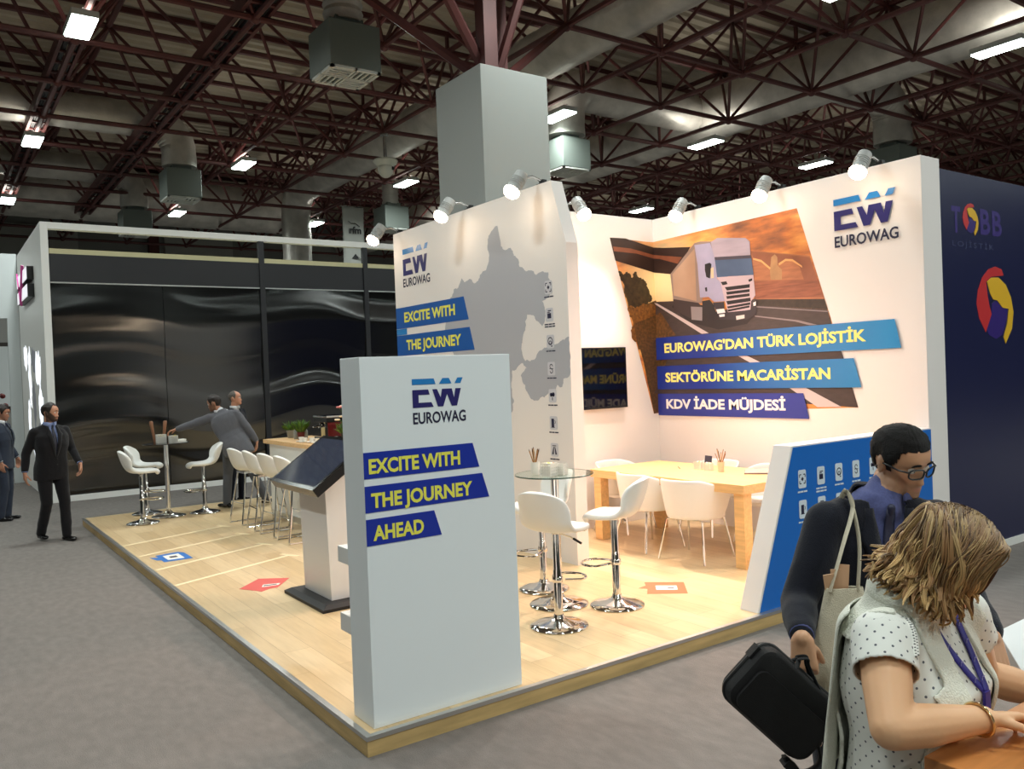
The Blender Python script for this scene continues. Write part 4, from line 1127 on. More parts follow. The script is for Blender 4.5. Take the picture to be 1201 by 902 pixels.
# ---- tub chairs
def make_tub_chair():
    r = empty('tub_chair', (0, 0, 0), cat='chair', group='white tub chairs around the wooden table')
    nu, nv = 29, 9; rows = []
    for j in range(nv):
        v = j / (nv - 1); row = []
        for i in range(nu):
            a = radians(-118 + 236 * i / (nu - 1)); u = abs(-1 + 2 * i / (nu - 1))
            top = 0.775 - 0.16 * max(0, (u - 0.35) / 0.65) ** 1.3
            bot = 0.40 + 0.05 * max(0, (u - 0.6) / 0.4)
            z = bot + (top - bot) * v
            R = 0.275 + 0.035 * v - 0.02 * (1 - v) ** 2
            row.append((-R * cos(a) * (1.0 if abs(a) < pi / 2 else 1.15) + 0.02, R * sin(a) * 1.02, z))
        rows.append(row)
    grid_obj('back_shell', rows, SEATW, r, 0.022)
    m = MB()
    sp = [(0.28 * cos(t) * 0.98 + 0.03, 0.265 * sin(t)) for t in [2 * pi * k / 28 for k in range(28)]]
    m.prism(sp, 0.44, None, 0.40); m.build('seat', SEATW, r, bevel=0.014, seg=3)
    for sx in (-1, 1):
        for sy in (-1, 1):
            m = MB(); m.tube([(sx * 0.12, sy * 0.12, 0.405), (sx * 0.18 + .01, sy * 0.20, 0.38), (sx * 0.245 + .01, sy * 0.255, 0.006)], 0.011, 8); m.build('leg', CHROME, r)
    m = MB(); m.tube([(0.12, -.12, .39), (-.12, -.12, .39), (-.12, .12, .39), (.12, .12, .39)], 0.009, 6, closed=True); m.build('seat_frame', CHROME, r)
    return r
tc0 = make_tub_chair()
CH = [((5.90, 5.44), 8, 'white tub chair in front of the wooden table near its right leg'), ((5.95, 6.12), -6, 'white tub chair in front of the wooden table, left of the right one'),
      ((6.42, 6.98), -82, 'white tub chair at the far left end of the wooden table'), ((6.98, 6.18), 176, 'white tub chair behind the wooden table, hidden by pencil cup'),
      ((6.98, 5.42), 184, 'white tub chair behind the wooden table beside the notebook')]
for k, (p, a, lb) in enumerate(CH):
    o = tc0 if k == 0 else copy_tree(tc0)
    o.location = (p[0], p[1], PH + 0.001); o.rotation_euler = (0, 0, radians(a)); o['label'] = lb

# ---- small things on tables
PAPER = mat('paper_white', (240, 238, 230), 0.6); KRAFT = mat('kraft', (196, 158, 112), 0.7); PENW = mat('pencil_wood', (178, 126, 78), 0.6); PEND = mat('pencil_dark', (84, 56, 40), 0.6)
def holder(x, y, z, s, label, rz=0.0, h=0.1, filled=True):
    r = empty('lattice_box', (x, y, z), rz, label, 'box', None)
    m = MB(); m.box((-s, -s, 0), (s, s, 0.004))
    t = .004
    for a in (-1, 1):
        for k in range(5):
            zz = k * (h - .012) / 4
            m.box((-s, a * s - t / 2, zz), (s, a * s + t / 2, zz + .012)); m.box((a * s - t / 2, -s, zz), (a * s + t / 2, s, zz + .012))
        for k in range(5):
            q = -s + 2 * s * k / 4
            m.box((q - .005, a * s - t / 2, 0), (q + .005, a * s + t / 2, h)); m.box((a * s - t / 2, q - .005, 0), (a * s + t / 2, q + .005, h))
    m.build('lattice', PAPER, r)
    if filled:
        m = MB(); rnd = random.Random(int(x * 100)); m.use(PAPER)
        m.box((-s * .85, -s * .85, .005), (s * .85, s * .85, h * .8))
        for k in range(14):
            m.use([PAPER, mat('sweet_yellow', (226, 206, 90), .5), KRAFT][k % 3]); m.ell((rnd.uniform(-.7, .7) * s, rnd.uniform(-.7, .7) * s, h * .86 + rnd.uniform(-.004, .012)), (.016, .012, .008), nu=8, nv=6)
        m.build('sweets', None, r)
    return r
def pencil_cup(x, y, z, label, n, seed, cupm=PAPER, spread=0.35, L=0.19, fat=.0045, rb=.036, h=.10):
    r = empty('pencil_cup', (x, y, z), 0, label, 'pencil cup')
    m = MB(); m.lathe([(0.0, 0.0), (rb * .85, 0.0), (rb, h), (rb * .93, h), (rb * .8, 0.006), (0.0, 0.006)], 20, cap=False); m.build('cup', cupm, r)
    rnd = random.Random(seed)
    for k in range(n):
        a = 2 * pi * k / n + rnd.uniform(-.3, .3); q = rnd.uniform(.5, 1) * spread
        p0 = Vector((cos(a + pi) * rb * .4, sin(a + pi) * rb * .4, 0.01)); d = Vector((cos(a) * q * .8, sin(a) * q, 1)).normalized()
        m = MB(); m.use([PENW, PEND, KRAFT][k % 3]); p1 = p0 + d * (L * rnd.uniform(.85, 1.1)); m.tube([p0, p1], fat, 6); m.use(PEND); m.tube([p1, p1 + d * .014], [fat, .0008], 6, cap=False)
        o = m.build('pencil', None, None); o.location = (x, y, z)
        tag(o, 'wooden pencil standing in ' + label.replace('white ', 'the white '), 'pencil', 'pencils in ' + label)
    return r
GT = PH + .001 + 1.025 + .001
holder(3.86, 5.02, GT, 0.045, 'white lattice box with sweets on the glass bar table', radians(20))
holder(3.965, 5.0, GT, 0.035, 'smaller white lattice box beside the sweets on the glass table', radians(25), .085, False)
pencil_cup(3.835, 5.16, GT, 'white cup on the glass bar table', 8, 3)
r = tag(MB().box((-.045, -.03, 0), (.045, .03, .004)).box((-.03, -.002, .004), (.03, .002, .05)).build('card_stand', mat('card_blue', (60, 80, 150), .5), None, (3.93, 5.12, GT), (0, 0, .4)), 'small blue card stand beside the white cup on the glass table', 'card stand')
DT = 0.859
pencil_cup(6.48, 5.60, DT, 'pale cup on the wooden table', 8, 5, mat('cup_pink', (226, 196, 170), .5), .45, .2)
holder(6.52, 5.93, DT, 0.036, 'left pale lattice box on the wooden table below the dark card', radians(15), .075)
holder(6.50, 5.78, DT, 0.036, 'right pale lattice box on the wooden table next to the pencil cup', radians(15), .075)
m = MB(); m.use(mat('card_dark', (44, 42, 62), .5)); Mq = Matrix.Rotation(radians(-100), 4, 'Z') @ Matrix.Rotation(radians(80), 4, 'X')
m.box((-.055, 0, -.003), (.055, .125, .003), Mq); m.box((-.05, -.004, -.04), (.05, .003, .04), Matrix.Rotation(radians(-100), 4, 'Z'))
tag(m.build('dark_card', None, None, (6.62, 5.90, DT + .006)), 'dark standing card behind the lattice boxes on the wooden table', 'card')
nb = empty('notebook', (6.66, 5.30, DT), radians(38), 'open reddish notebook lying on the right half of the wooden table', 'notebook')
m = MB(); m.box((-.17, -.12, 0), (.17, .12, .006)); m.build('cover', mat('notebook_dark', (70, 40, 40), .5), nb)
m = MB(); m.box((-.163, -.115, .006), (-.004, .115, .014)); m.box((.004, -.115, .006), (.163, .115, .014)); m.build('pages', mat('pages_pink', (214, 170, 156), .6), nb)
tag(MB().tube([(-.07, 0, .006), (.07, 0, .006)], .005, 8).build('pen', BLACK, None, (6.46, 6.15, DT), (0, 0, radians(50))), 'dark pen lying on the left half of the wooden table', 'pen')
LT = PH + .001 + 1.035 + .001
holder(2.69, 12.40, LT, 0.055, 'left white box on the far bar table, in front of brown sticks', 0, .12)
holder(2.82, 12.26, LT, 0.048, 'right white box on the far bar table next to the reaching hand', 0, .10)
for (x, y, k) in ((2.64, 12.56, 0), (2.74, 12.50, 1)):
    m = MB(); m.lathe([(0.0, 0), (.016, 0), (.018, .1), (.022, .22), (.028, .29), (.018, .31), (0.0, .31)], 12, Matrix.Rotation(radians((-8, 7)[k]), 4, 'Y'), cap=False)
    tag(m.build('wooden_spoon_bundle', mat('spoon_wood', (150, 104, 76), .5), None, (x, y, LT)), ['left', 'right'][k] + ' brown wooden stick bundle standing on the far bar table', 'sticks')
tag(MB().box((-.07, -.05, 0), (.07, .05, .004)).box((-.06, -.05, .004), (.05, .03, .02)).box((-.03, -.04, .02), (.06, .04, .04)).build('napkin_stack', PAPER, None, (2.93, 12.30, LT), (0, 0, .3)), 'small stack of white napkins at the right of the far bar table', 'napkins')

# ---- things on the bar counter
CT = 1.151
LEAF = mat('leaf_green', (96, 140, 46), .5, vary=(12, .25)); LEAFD = mat('leaf_dark', (58, 96, 34), .5, vary=(12, .25))
def plant(x, y, s, seed, label, potm, tall=1.0, bushy=False):
    r = empty('potted_plant', (x, y, CT), 0, label, 'plant')
    m = MB(); m.lathe([(0.0, 0), (.045 * s, 0), (.062 * s, .12 * s), (.056 * s, .12 * s), (.05 * s, .10 * s), (0.0, .10 * s)], 20, cap=False); m.build('pot', potm, r)
    rnd = random.Random(seed); m = MB()
    for k in range(90):
        a = rnd.uniform(0, 2 * pi); o = rnd.uniform(0, .045) * s; le = rnd.uniform(.08, .19) * s * tall; ln = rnd.uniform(.15, .9) / tall
        p0 = Vector((cos(a) * o, sin(a) * o, .1 * s)); d = Vector((cos(a) * ln, sin(a) * ln, 1)).normalized(); w = Vector((-sin(a), cos(a), 0)) * .006 * s * (2 if bushy else 1)
        p1 = p0 + d * le * .6; p2 = p0 + d * le + Vector((cos(a) * ln * .05, sin(a) * ln * .05, -.03 * ln)) * s
        m.use(LEAF if k % 3 else LEAFD); m.add([p0 - w * .4, p0 + w * .4, p1 + w, p2, p1 - w], [(0, 1, 2, 3, 4)])
    m.build('foliage', None, r)
    return r
plant(4.13, 11.22, .9, 1, 'round green plant in a grey metal pot at the far end of the counter', mat('zinc_pot', (150, 152, 148), .4, .6))
plant(4.10, 10.74, .85, 2, 'taller green plant in a red pot in the middle of the counter', mat('red_pot', (96, 30, 30), .5), 1.35, True)
plant(4.28, 9.72, .9, 3, 'light green plant next to the flower vase on the counter', mat('dark_pot', (40, 38, 36), .5), 1.1, True)
GJ = mat('jar_glass', (150, 156, 154), .1, spec=.8)
for k, (x, y) in enumerate(((4.15, 11.02), (4.22, 10.92), (4.10, 10.90))):
    m = MB(); m.lathe([(0.0, 0), (.038, 0), (.042, .02), (.042, .10), (.03, .125), (.032, .13), (.032, .15), (0.0, .15)], 18, cap=False)
    tag(m.build('glass_jar', GJ, None, (x, y, CT)), ('left', 'right', 'front')[k] + ' grey glass jar between the two green plants on the counter', 'jar', 'glass jars on the counter')
cm = empty('coffee_machine', (4.30, 10.22, CT), 0, 'dark coffee machine with chrome top and red side on the counter', 'coffee machine')
m = MB(); m.box((-.14, -.22, 0), (.16, .22, .05)); m.box((.02, -.22, .05), (.16, .22, .30)); m.box((-.14, -.22, .24), (.16, .22, .30)); m.build('body', BLACK, cm, bevel=.008)
m = MB(); m.box((-.145, -.225, .30), (.165, .225, .325)); m.build('chrome_top', CHROME, cm, bevel=.004)
m = MB(); m.box((-.13, -.235, .06), (.15, -.222, .24)); m.build('red_side', mat('deep_red', (96, 18, 22), .3), cm)
for k in (-.09, .09):
    m = MB(); m.lathe([(.035, .17), (.035, .21), (.02, .24)], 14, Matrix.Translation((-.08, k, 0))); m.tube([(-.11, k, .19), (-.2, k, .18)], .01, 8); m.build('brew_head', CHROME, cm)
m = MB(); m.box((-.13, -.2, .05), (.01, .2, .056)); m.build('drip_tray', CHROME, cm)
for k, (x, y) in enumerate(((3.95, 10.35), (3.93, 10.18), (3.96, 10.02), (3.97, 9.88))):
    r = empty('coffee_cup', (x, y, CT), .5 * k, ('first', 'second', 'third', 'fourth')[k] + ' white cup from the far end before the coffee machine', 'cup', 'white cups on the counter')
    m = MB(); m.lathe([(0.0, 0), (.065, .004), (.07, .012), (.03, .008), (0, .008)], 20, cap=False); m.build('saucer', PAPER, r)
    m = MB(); m.lathe([(0.0, .01), (.022, .01), (.036, .06), (.033, .06), (.02, .016), (0, .016)], 18, cap=False); m.tube([(.034, 0, .05), (.055, 0, .045), (.05, 0, .025), (.028, 0, .022)], .004, 6); m.build('cup', PAPER, r)
fv = empty('flower_vase', (4.22, 9.45, CT), 0, 'vase with cream and pink flowers at the near end of the counter', 'vase')
m = MB(); m.lathe([(0.0, 0), (.05, 0), (.06, .05), (.05, .14), (.055, .18), (.05, .18), (.045, .14), (0, .1)], 20, cap=False); m.build('vase', mat('vase_pink', (206, 140, 140), .3), fv)
rnd = random.Random(12)
ms, mf = MB(), MB()
for k in range(12):
    a = rnd.uniform(0, 6.28); q = rnd.uniform(.03, .16); hh = rnd.uniform(.28, .52); p = Vector((cos(a) * q, sin(a) * q, hh))
    ms.use(LEAFD); ms.tube([(0, 0, .1), p * .6 + Vector((0, 0, .1)), p], .004, 5)
    for e in range(5):
        mf.use(mat('petal_cream', (240, 224, 190), .5) if k % 3 else mat('petal_pink', (224, 130, 130), .5)); t = 2 * pi * e / 5
        mf.ell(p + Vector((cos(t) * .018, sin(t) * .018, .008)), (.02, .02, .012), nu=8, nv=6)
ms.build('stems', None, fv); mf.build('petals', None, fv)
tag(MB().box((-.11, -.003, 0), (.11, .003, .30)).box((-.08, -.05, 0), (.08, .003, .006)).build('menu_board', mat('menu_card', (206, 190, 140), .6), None, (4.38, 10.66, CT), (0, 0, radians(80))), 'cream upright menu card behind the taller counter plant', 'menu card')

# ---- tape lines and stickers on the platform
TZ = PH + 0.0012
TAPE = mat('pale_tape', (244, 226, 186), .6)
TL = [((1.80, 10.46), (3.08, 10.92)), ((1.82, 9.67), (3.09, 10.16)), ((1.81, 8.82), (3.07, 9.32)), ((1.80, 8.0), (3.07, 8.52))]
for k, (a, c) in enumerate(TL):
    a = Vector((*a, 0)); c = Vector((*c, 0)); d = (c - a).normalized(); nn = Vector((-d.y, d.x, 0)) * .024
    m = MB(); m.add([v + Vector((0, 0, TZ)) for v in (a - nn, c - nn, c + nn, a + nn)], [(0, 1, 2, 3)], False)
    e = d * .024; w = nn / .024 * .13
    m.add([v + Vector((0, 0, TZ + .0004)) for v in (c - e - w, c + e - w, c + e + w, c - e + w)], [(0, 1, 2, 3)], False)
    o = m.build('tape_line', TAPE, None)
    sd = o.modifiers.new('t', 'SOLIDIFY'); sd.thickness = .0008
    tag(o, ('farthest pale tape line on the platform floor', 'pale tape line just behind the blue sticker', 'pale tape line just in front of the blue sticker', 'pale tape line nearest the red sticker')[k], 'tape', 'pale tape lines across the platform floor')
def sticker(poly, col, inner, sym, label):
    r = empty('floor_sticker', (0, 0, 0), 0, label, 'sticker')
    m = MB(); m.prism(poly, TZ + .0008, None, TZ - .0004); m.build('sheet', col, r)
    m = MB(); m.prism(inner, TZ + .0014, None, TZ + .0008); m.build('panel', PAPER, r)
    m = MB(); m.prism(sym, TZ + .002, None, TZ + .0014); m.build('symbol', mat('sticker_ink', (70, 60, 66), .5), r)
    return r
def quad_in(q, pts):
    """map unit square points into quad q"""
    return [tuple((Vector((*q[0], 0)) * (1 - u) * (1 - v) + Vector((*q[1], 0)) * u * (1 - v) + Vector((*q[2], 0)) * u * v + Vector((*q[3], 0)) * (1 - u) * v)[:2]) for u, v in pts]
q = [(1.93, 9.16), (2.25, 9.12), (2.25, 9.62), (1.93, 9.56)]
sticker(quad_in(q, [(.1, 0), (1, .05), (1, .8), (.85, 1), (.1, 1), (.12, .7), (-.12, .85), (-.02, .35), (.1, .3)]), mat('sticker_blue', (40, 116, 200), .4), quad_in(q, [(.28, .2), (.8, .2), (.8, .8), (.28, .8)]), quad_in(q, [(.42, .4), (.66, .4), (.66, .6), (.42, .6)]), 'blue pointed floor sticker near the left platform edge')
q = [(2.24, 7.20), (2.58, 7.24), (2.70, 7.55), (2.36, 7.66)]
sticker([(2.21, 7.44), (2.31, 7.26), (2.33, 7.20), (2.42, 7.255), (2.49, 7.25), (2.70, 7.52), (2.47, 7.70)], mat('sticker_red', (216, 84, 76), .4), quad_in(q, [(.3, .35), (.75, .3), (.8, .45), (.35, .55)]), quad_in(q, [(.35, .4), (.7, .36), (.7, .42), (.36, .48)]), 'red pointed floor sticker left of the kiosk base')
q = [(4.70, 4.87), (4.93, 4.66), (5.16, 4.91), (4.93, 5.13)]
sticker([(4.69, 4.86), (4.93, 4.645), (5.17, 4.915), (4.93, 5.14), (4.86, 5.05), (4.76, 5.03), (4.80, 4.97)], mat('sticker_orange', (214, 116, 78), .4), quad_in(q, [(.25, .3), (.8, .3), (.8, .68), (.25, .68)]), quad_in(q, [(.55, .42), (.72, .42), (.72, .5), (.55, .5)]), 'orange floor sticker beside the right bar stool')

# ---- foreground desks
nd_ = empty('wooden_counter', (2.0, .5, 0), label='wooden counter at the lower right corner under the arm of the woman', cat='counter')
ON2 = (2.0, .5, 0)
WOOD2 = mat('honey_wood', (190, 124, 66), .4, vary=(2.2, .22, (1.5, 12, 12)))
m = MB(); m.prism([(1.66, -.30), (2.34, -.30), (2.34, .935), (1.69, .94)], 1.08, None, 1.035); plc(m, 'counter_top', WOOD2, nd_, ON2, bevel=.003)
m = MB(); m.box((1.74, -.25, .0), (2.30, .86, 1.035)); plc(m, 'counter_body', WOOD2, nd_, ON2)
wd = empty('white_desk', (3.1, .95, 0), label='white desk top at the right edge beyond the hand of the suited man', cat='desk')
OWD = (3.1, .95, 0)
m = MB(); m.prism([(2.889, 1.338), (2.46, 1.055), (2.62, .45), (3.75, .45), (3.75, 1.36)], 1.0, None, .96); plc(m, 'desk_top', mat('desk_white', (206, 212, 214), .45), wd, OWD, bevel=.003)
m = MB(); m.box((2.75, .52, 0), (3.65, 1.2, .96)); plc(m, 'desk_body', WHITE, wd, OWD)
# ============================================================ PEOPLE
V = Vector

def fuse(mb, voxel, it=3, fac=0.5, name='fused'):
    """melt overlapping shapes into one continuous surface"""
    me = bpy.data.meshes.new(name)
    me.from_pydata(mb.v, [], mb.f); me.update()
    bm = bmesh.new(); bm.from_mesh(me); bmesh.ops.recalc_face_normals(bm, faces=bm.faces); bm.to_mesh(me); bm.free()
    o = bpy.data.objects.new(name, me); COL.objects.link(o)
    r = o.modifiers.new('r', 'REMESH'); r.mode = 'VOXEL'; r.voxel_size = voxel
    if it:
        s = o.modifiers.new('s', 'SMOOTH'); s.factor = fac; s.iterations = it
    dg = bpy.context.evaluated_depsgraph_get(); dg.update()
    me2 = bpy.data.meshes.new_from_object(o.evaluated_get(dg))
    bpy.data.objects.remove(o); bpy.data.meshes.remove(me)
    me2.name = name
    me2.polygons.foreach_set('use_smooth', [True] * len(me2.polygons))
    return me2

def link(me, name, mt, parent):
    me.materials.clear()
    for m_ in (mt if isinstance(mt, (list, tuple)) else [mt]): me.materials.append(m_)
    o = bpy.data.objects.new(name, me); COL.objects.link(o); o.parent = parent
    return o

def wrinkle(me, amp, sc, seed=0.0, stretch=(1, 1, 1)):
    me.update()
    ns = [v.normal.copy() for v in me.vertices]
    for v, n in zip(me.vertices, ns):
        q = V((v.co.x * stretch[0] + seed, v.co.y * stretch[1], v.co.z * stretch[2])) * sc
        v.co += n * (noise.noise(q) * amp + noise.noise(q * 2.3) * amp * 0.4)
    me.update()

def cull(me, keep):
    bm = bmesh.new(); bm.from_mesh(me)
    dead = [f for f in bm.faces if not keep(f.calc_center_median())]
    bmesh.ops.delete(bm, geom=dead, context='FACES')
    bm.to_mesh(me); bm.free(); me.update()
    return me

def lerpt(t, table):
    for (a, va), (c, vc) in zip(table, table[1:]):
        if (a <= t <= c) or (a >= t >= c):
            k = (t - a) / (c - a) if c != a else 0
            k = k * k * (3 - 2 * k) * .5 + k * .5
            return va + (vc - va) * k
    return table[0][1] if abs(t - table[0][0]) < abs(t - table[-1][0]) else table[-1][1]

HW = [(-.118, .004), (-.112, .024), (-.10, .036), (-.085, .047), (-.06, .058), (-.03, .067), (0, .073), (.03, .076), (.06, .073), (.085, .060), (.10, .045), (.112, .024), (.118, .003)]
HF = [(-.118, .062), (-.112, .080), (-.10, .089), (-.085, .089), (-.06, .088), (-.03, .086), (0, .086), (.02, .092), (.04, .092), (.06, .087), (.085, .066), (.10, .044), (.112, .018), (.118, .002)]
HB = [(-.118, .010), (-.112, .004), (-.10, -.004), (-.085, -.030), (-.06, -.062), (-.03, -.085), (0, -.098), (.03, -.104), (.06, -.098), (.085, -.076), (.10, -.054), (.112, -.026), (.118, -.004)]

def face_feat(p):
    """forward displacement of a face point (x forward, y left, z up)"""
    y, z = p.y, p.z; d = 0.0; g = math.exp
    t = (.006 - z) / .054
    if t > 0:
        hgt = .021 * min(t, 1.0) ** 1.15 if t <= 1 else .021 * g(-((z + .048) / .0065) ** 2)
        sg = .0075 + .0065 * min(t, 1.0)
        d += hgt * g(-(y / sg) ** 2)
        if t > .7: d += .006 * g(-((abs(y) - .013) / .006) ** 2 - ((z + .044) / .006) ** 2)
    d -= .0095 * g(-((abs(y) - .032) / .014) ** 2 - ((z - .001) / .0095) ** 2)
    d += .0045 * g(-((abs(y) - .028) / .02) ** 2 - ((z - .023) / .007) ** 2)
    d += .0035 * g(-((abs(y) - .044) / .016) ** 2 - ((z + .028) / .016) ** 2)
    d += .0055 * g(-(y / .021) ** 2 - ((z + .064) / .0048) ** 2) + .0065 * g(-(y / .018) ** 2 - ((z + .0765) / .0055) ** 2)
    d -= .0045 * g(-(y / .025) ** 2 - ((z + .0705) / .0026) ** 2)
    d += .006 * g(-(y / .019) ** 2 - ((z + .102) / .011) ** 2)
    return d

def head_rings(nz=54, nt=60, off=0.0, feat=True, width=1.0):
    rings = []
    for i in range(nz + 1):
        z = -.118 + .236 * i / nz
        w = lerpt(z, HW) * width; fr = lerpt(z, HF); bk = lerpt(z, HB)
        c = (fr + bk) / 2; dep = (fr - bk) / 2
        ring = []
        for j in range(nt):
            a = 2 * pi * j / nt; ca, sa = cos(a), sin(a)
            e = 2.25 if ca > 0 else 2.0
            x = abs(ca) ** (2 / e) * (1 if ca > 0 else -1); y = abs(sa) ** (2 / e) * (1 if sa > 0 else -1)
            p = V((c + dep * x, w * y, z))
            if off:
                n = V((x / max(dep, .02), y / max(w, .02), (z - .02) / .118 / .118)).normalized(); p += n * off
            if feat and ca > .1: p.x += face_feat(p) * min(1, (ca - .1) * 3)
            ring.append(p)
        rings.append(ring)
    return rings

def add_head(mb, M, ears=True, width=1.0):
    mb.loft([[M @ p for p in r] for r in head_rings(width=width)])
    if ears:
        for s in (-1, 1):
            R = Matrix.Rotation(s * radians(22), 3, 'Z') @ Matrix.Rotation(radians(-8), 3, 'Y')
            mb.ell(M @ V((-.012, s * .078 * width, -.008)), (.019, .008, .032), M.to_3x3() @ R, 14, 10)
            mb.ell(M @ V((-.016, s * .082 * width, .002)), (.016, .006, .022), M.to_3x3() @ R, 12, 8)

def hairline(a, style):
    a = abs(math.degrees(a))
    if style == 'short': return lerpt(a, [(0, .066), (38, .066), (56, .052), (66, .012), (76, -.022), (88, -.020), (97, .014), (112, .012), (126, -.045), (150, -.072), (180, -.078)])
    if style == 'recede': return lerpt(a, [(0, .084), (25, .092), (45, .086), (60, .05), (68, .01), (80, -.02), (90, -.015), (98, .016), (112, .012), (126, -.04), (150, -.06), (180, -.065)])
    return lerpt(a, [(0, .2), (50, .2), (66, .03), (78, -.012), (90, -.01), (98, .016), (112, .012), (126, -.04), (150, -.06), (180, -.06)])

def hair_cap(M, mt, parent, style='short', thick=.013, seed=1.0, top=None):
    rings = head_rings(60, 96, off=.001, feat=False)
    m = MB(); vs = []; ok = []
    for i, r in enumerate(rings):
        for j, p in enumerate(r):
            a = 2 * pi * j / 96; a = a if a <= pi else a - 2 * pi
            hl = hairline(a, style) + .006 * noise.noise(V((a * 6, 2.0, seed)))
            e = p.z - hl
            zmax = top if top is not None else 1
            vis = e > 0 and p.z < zmax
            n = V((p.x + .005, p.y, p.z * .9)).normalized()
            t = thick * min(1, max(0, e) / .045) * (1 + .35 * max(0, p.z) / .1)
            t += .0022 * noise.noise(V((p.x * 60, p.y * 120, p.z * 60 + seed))) + .0015 * noise.noise(V((p.x * 140, p.y * 260, p.z * 140)))
            vs.append(M @ (p + n * max(.0012, t))); ok.append(vis)
    nt = 96; fs = []
    for i in range(60):
        for j in range(nt):
            q = (i * nt + j, i * nt + (j + 1) % nt, (i + 1) * nt + (j + 1) % nt, (i + 1) * nt + j)
            if all(ok[k] for k in q): fs.append(q)
    m.add(vs, fs); me = m.mesh('hair')
    bm = bmesh.new(); bm.from_mesh(me)
    bmesh.ops.delete(bm, geom=[v for v in bm.verts if not v.link_faces], context='VERTS'); bm.to_mesh(me); bm.free()
    o = link(me, 'hair', mt, parent)
    s = o.modifiers.new('t', 'SOLIDIFY'); s.thickness = .006; s.offset = -1
    return o

def add_hand(mb, W, d, t, n, curl=(25, 35, 25), spread=.0, sc=1.0, thumb=(.62, .66, .35), r=1.0):
    """W wrist, d finger direction, t towards the thumb side, n the way the palm faces"""
    W = V(W); d = V(d).normalized(); t = V(t); t = (t - d * t.dot(d)).normalized(); n = V(n); n = (n - d * n.dot(d) - t * n.dot(t)).normalized()
    S = sc
    for k, off in enumerate((.028, .010, -.009, -.026)):
        kn = W + d * (.086 - .004 * abs(k - 1.2)) * S + t * off * S
        mb.cap(W + t * off * .62 * S + d * .008 * S, .0165 * S * r, kn, .0115 * S * r, 10)
        L = (.95, 1.05, .99, .78)[k]
        c = 0; p = kn; rad = .0098 * r * S * (1 if k < 3 else .88)
        for seg, ang, rr in zip((.043, .027, .021), curl, (1, .92, .80)):
            c += radians(ang + k * 2)
            dd = (d * cos(c) + n * sin(c) + t * spread * (1.2 - k)).normalized()
            q = p + dd * seg * L * S
            mb.cap(p, rad * rr, q, rad * rr * .92, 10); p = q
    p = W + d * .022 * S + t * .02 * S + n * .004 * S
    mb.cap(W + t * .008 * S, .017 * S * r, p, .0155 * S * r, 10)
    a = (d * thumb[0] + t * thumb[1] + n * thumb[2]).normalized()
    q = p + a * .038 * S; mb.cap(p, .0145 * S * r, q, .0115 * S * r, 10)
    b2 = (a * .8 + d * .45 + n * .25 * (1 if thumb[2] > 0 else -1)).normalized(); q2 = q + b2 * .030 * S; mb.cap(q, .0112 * S * r, q2, .0098 * S * r, 10)
    q3 = q2 + (b2 + d * .25 + n * .2).normalized() * .024 * S; mb.cap(q2, .0098 * S * r, q3, .008 * S * r, 10)

def ring(c, ax_l, ax_f, a, b_, n=28, e=2.4):
    out = []
    for k in range(n):
        q = 2 * pi * k / n; ca, sa = cos(q), sin(q)
        out.append(V(c) + ax_f * (b_ * abs(ca) ** (2 / e) * (1 if ca > 0 else -1)) + ax_l * (a * abs(sa) ** (2 / e) * (1 if sa > 0 else -1)))
    return out

def torso(mb, J, levels, grow=0.0):
    """levels: (t along the spine 0 pelvis .. 1 neck base, half width, half depth, forward shift)"""
    P, C, N = V(J['pel']), V(J['chest']), V(J['neck'])
    lat0 = (V(J['hL']) - V(J['hR'])).normalized(); lat1 = (V(J['sL']) - V(J['sR'])).normalized()
    rings = []
    for (t, a, b_, sh) in levels:
        if t <= .62: p = P.lerp(C, t / .62); ax = (C - P).normalized()
        else: p = C.lerp(N, (t - .62) / .38); ax = (N - C).normalized().lerp((C - P).normalized(), .3)
        if t < 0: ax = V((0, 0, 1)).lerp((C - P).normalized(), .5).normalized()
        lt = lat0.lerp(lat1, max(0, min(1, t))); fw = lt.cross(ax).normalized(); lt = ax.cross(fw).normalized()
        rings.append(ring(p + fw * sh, lt, fw, a + grow, b_ + grow))
    mb.loft(rings)

MALE = [(-.34, .185, .132, -.01), (-.2, .186, .135, -.01), (0, .180, .128, -.008), (.2, .168, .118, .0), (.38, .165, .115, .005), (.6, .186, .126, .004), (.78, .192, .122, -.006), (.9, .165, .098, -.014), (.97, .11, .075, -.012), (1.04, .062, .062, -.004)]

def skin_mat(nm, base, lip, beard, rough=.5):
    m_ = mat(nm, base, rough)
    nt, b = nodes_of(m_)
    at = nt.nodes.new('ShaderNodeAttribute'); at.attribute_name = 'tone'
    nt.links.new(at.outputs['Color'], b.inputs['Base Color'])
    b.inputs['Subsurface Weight'].default_value = 0.08
    b.inputs['Subsurface Radius'].default_value = (.01, .004, .002)
    return m_

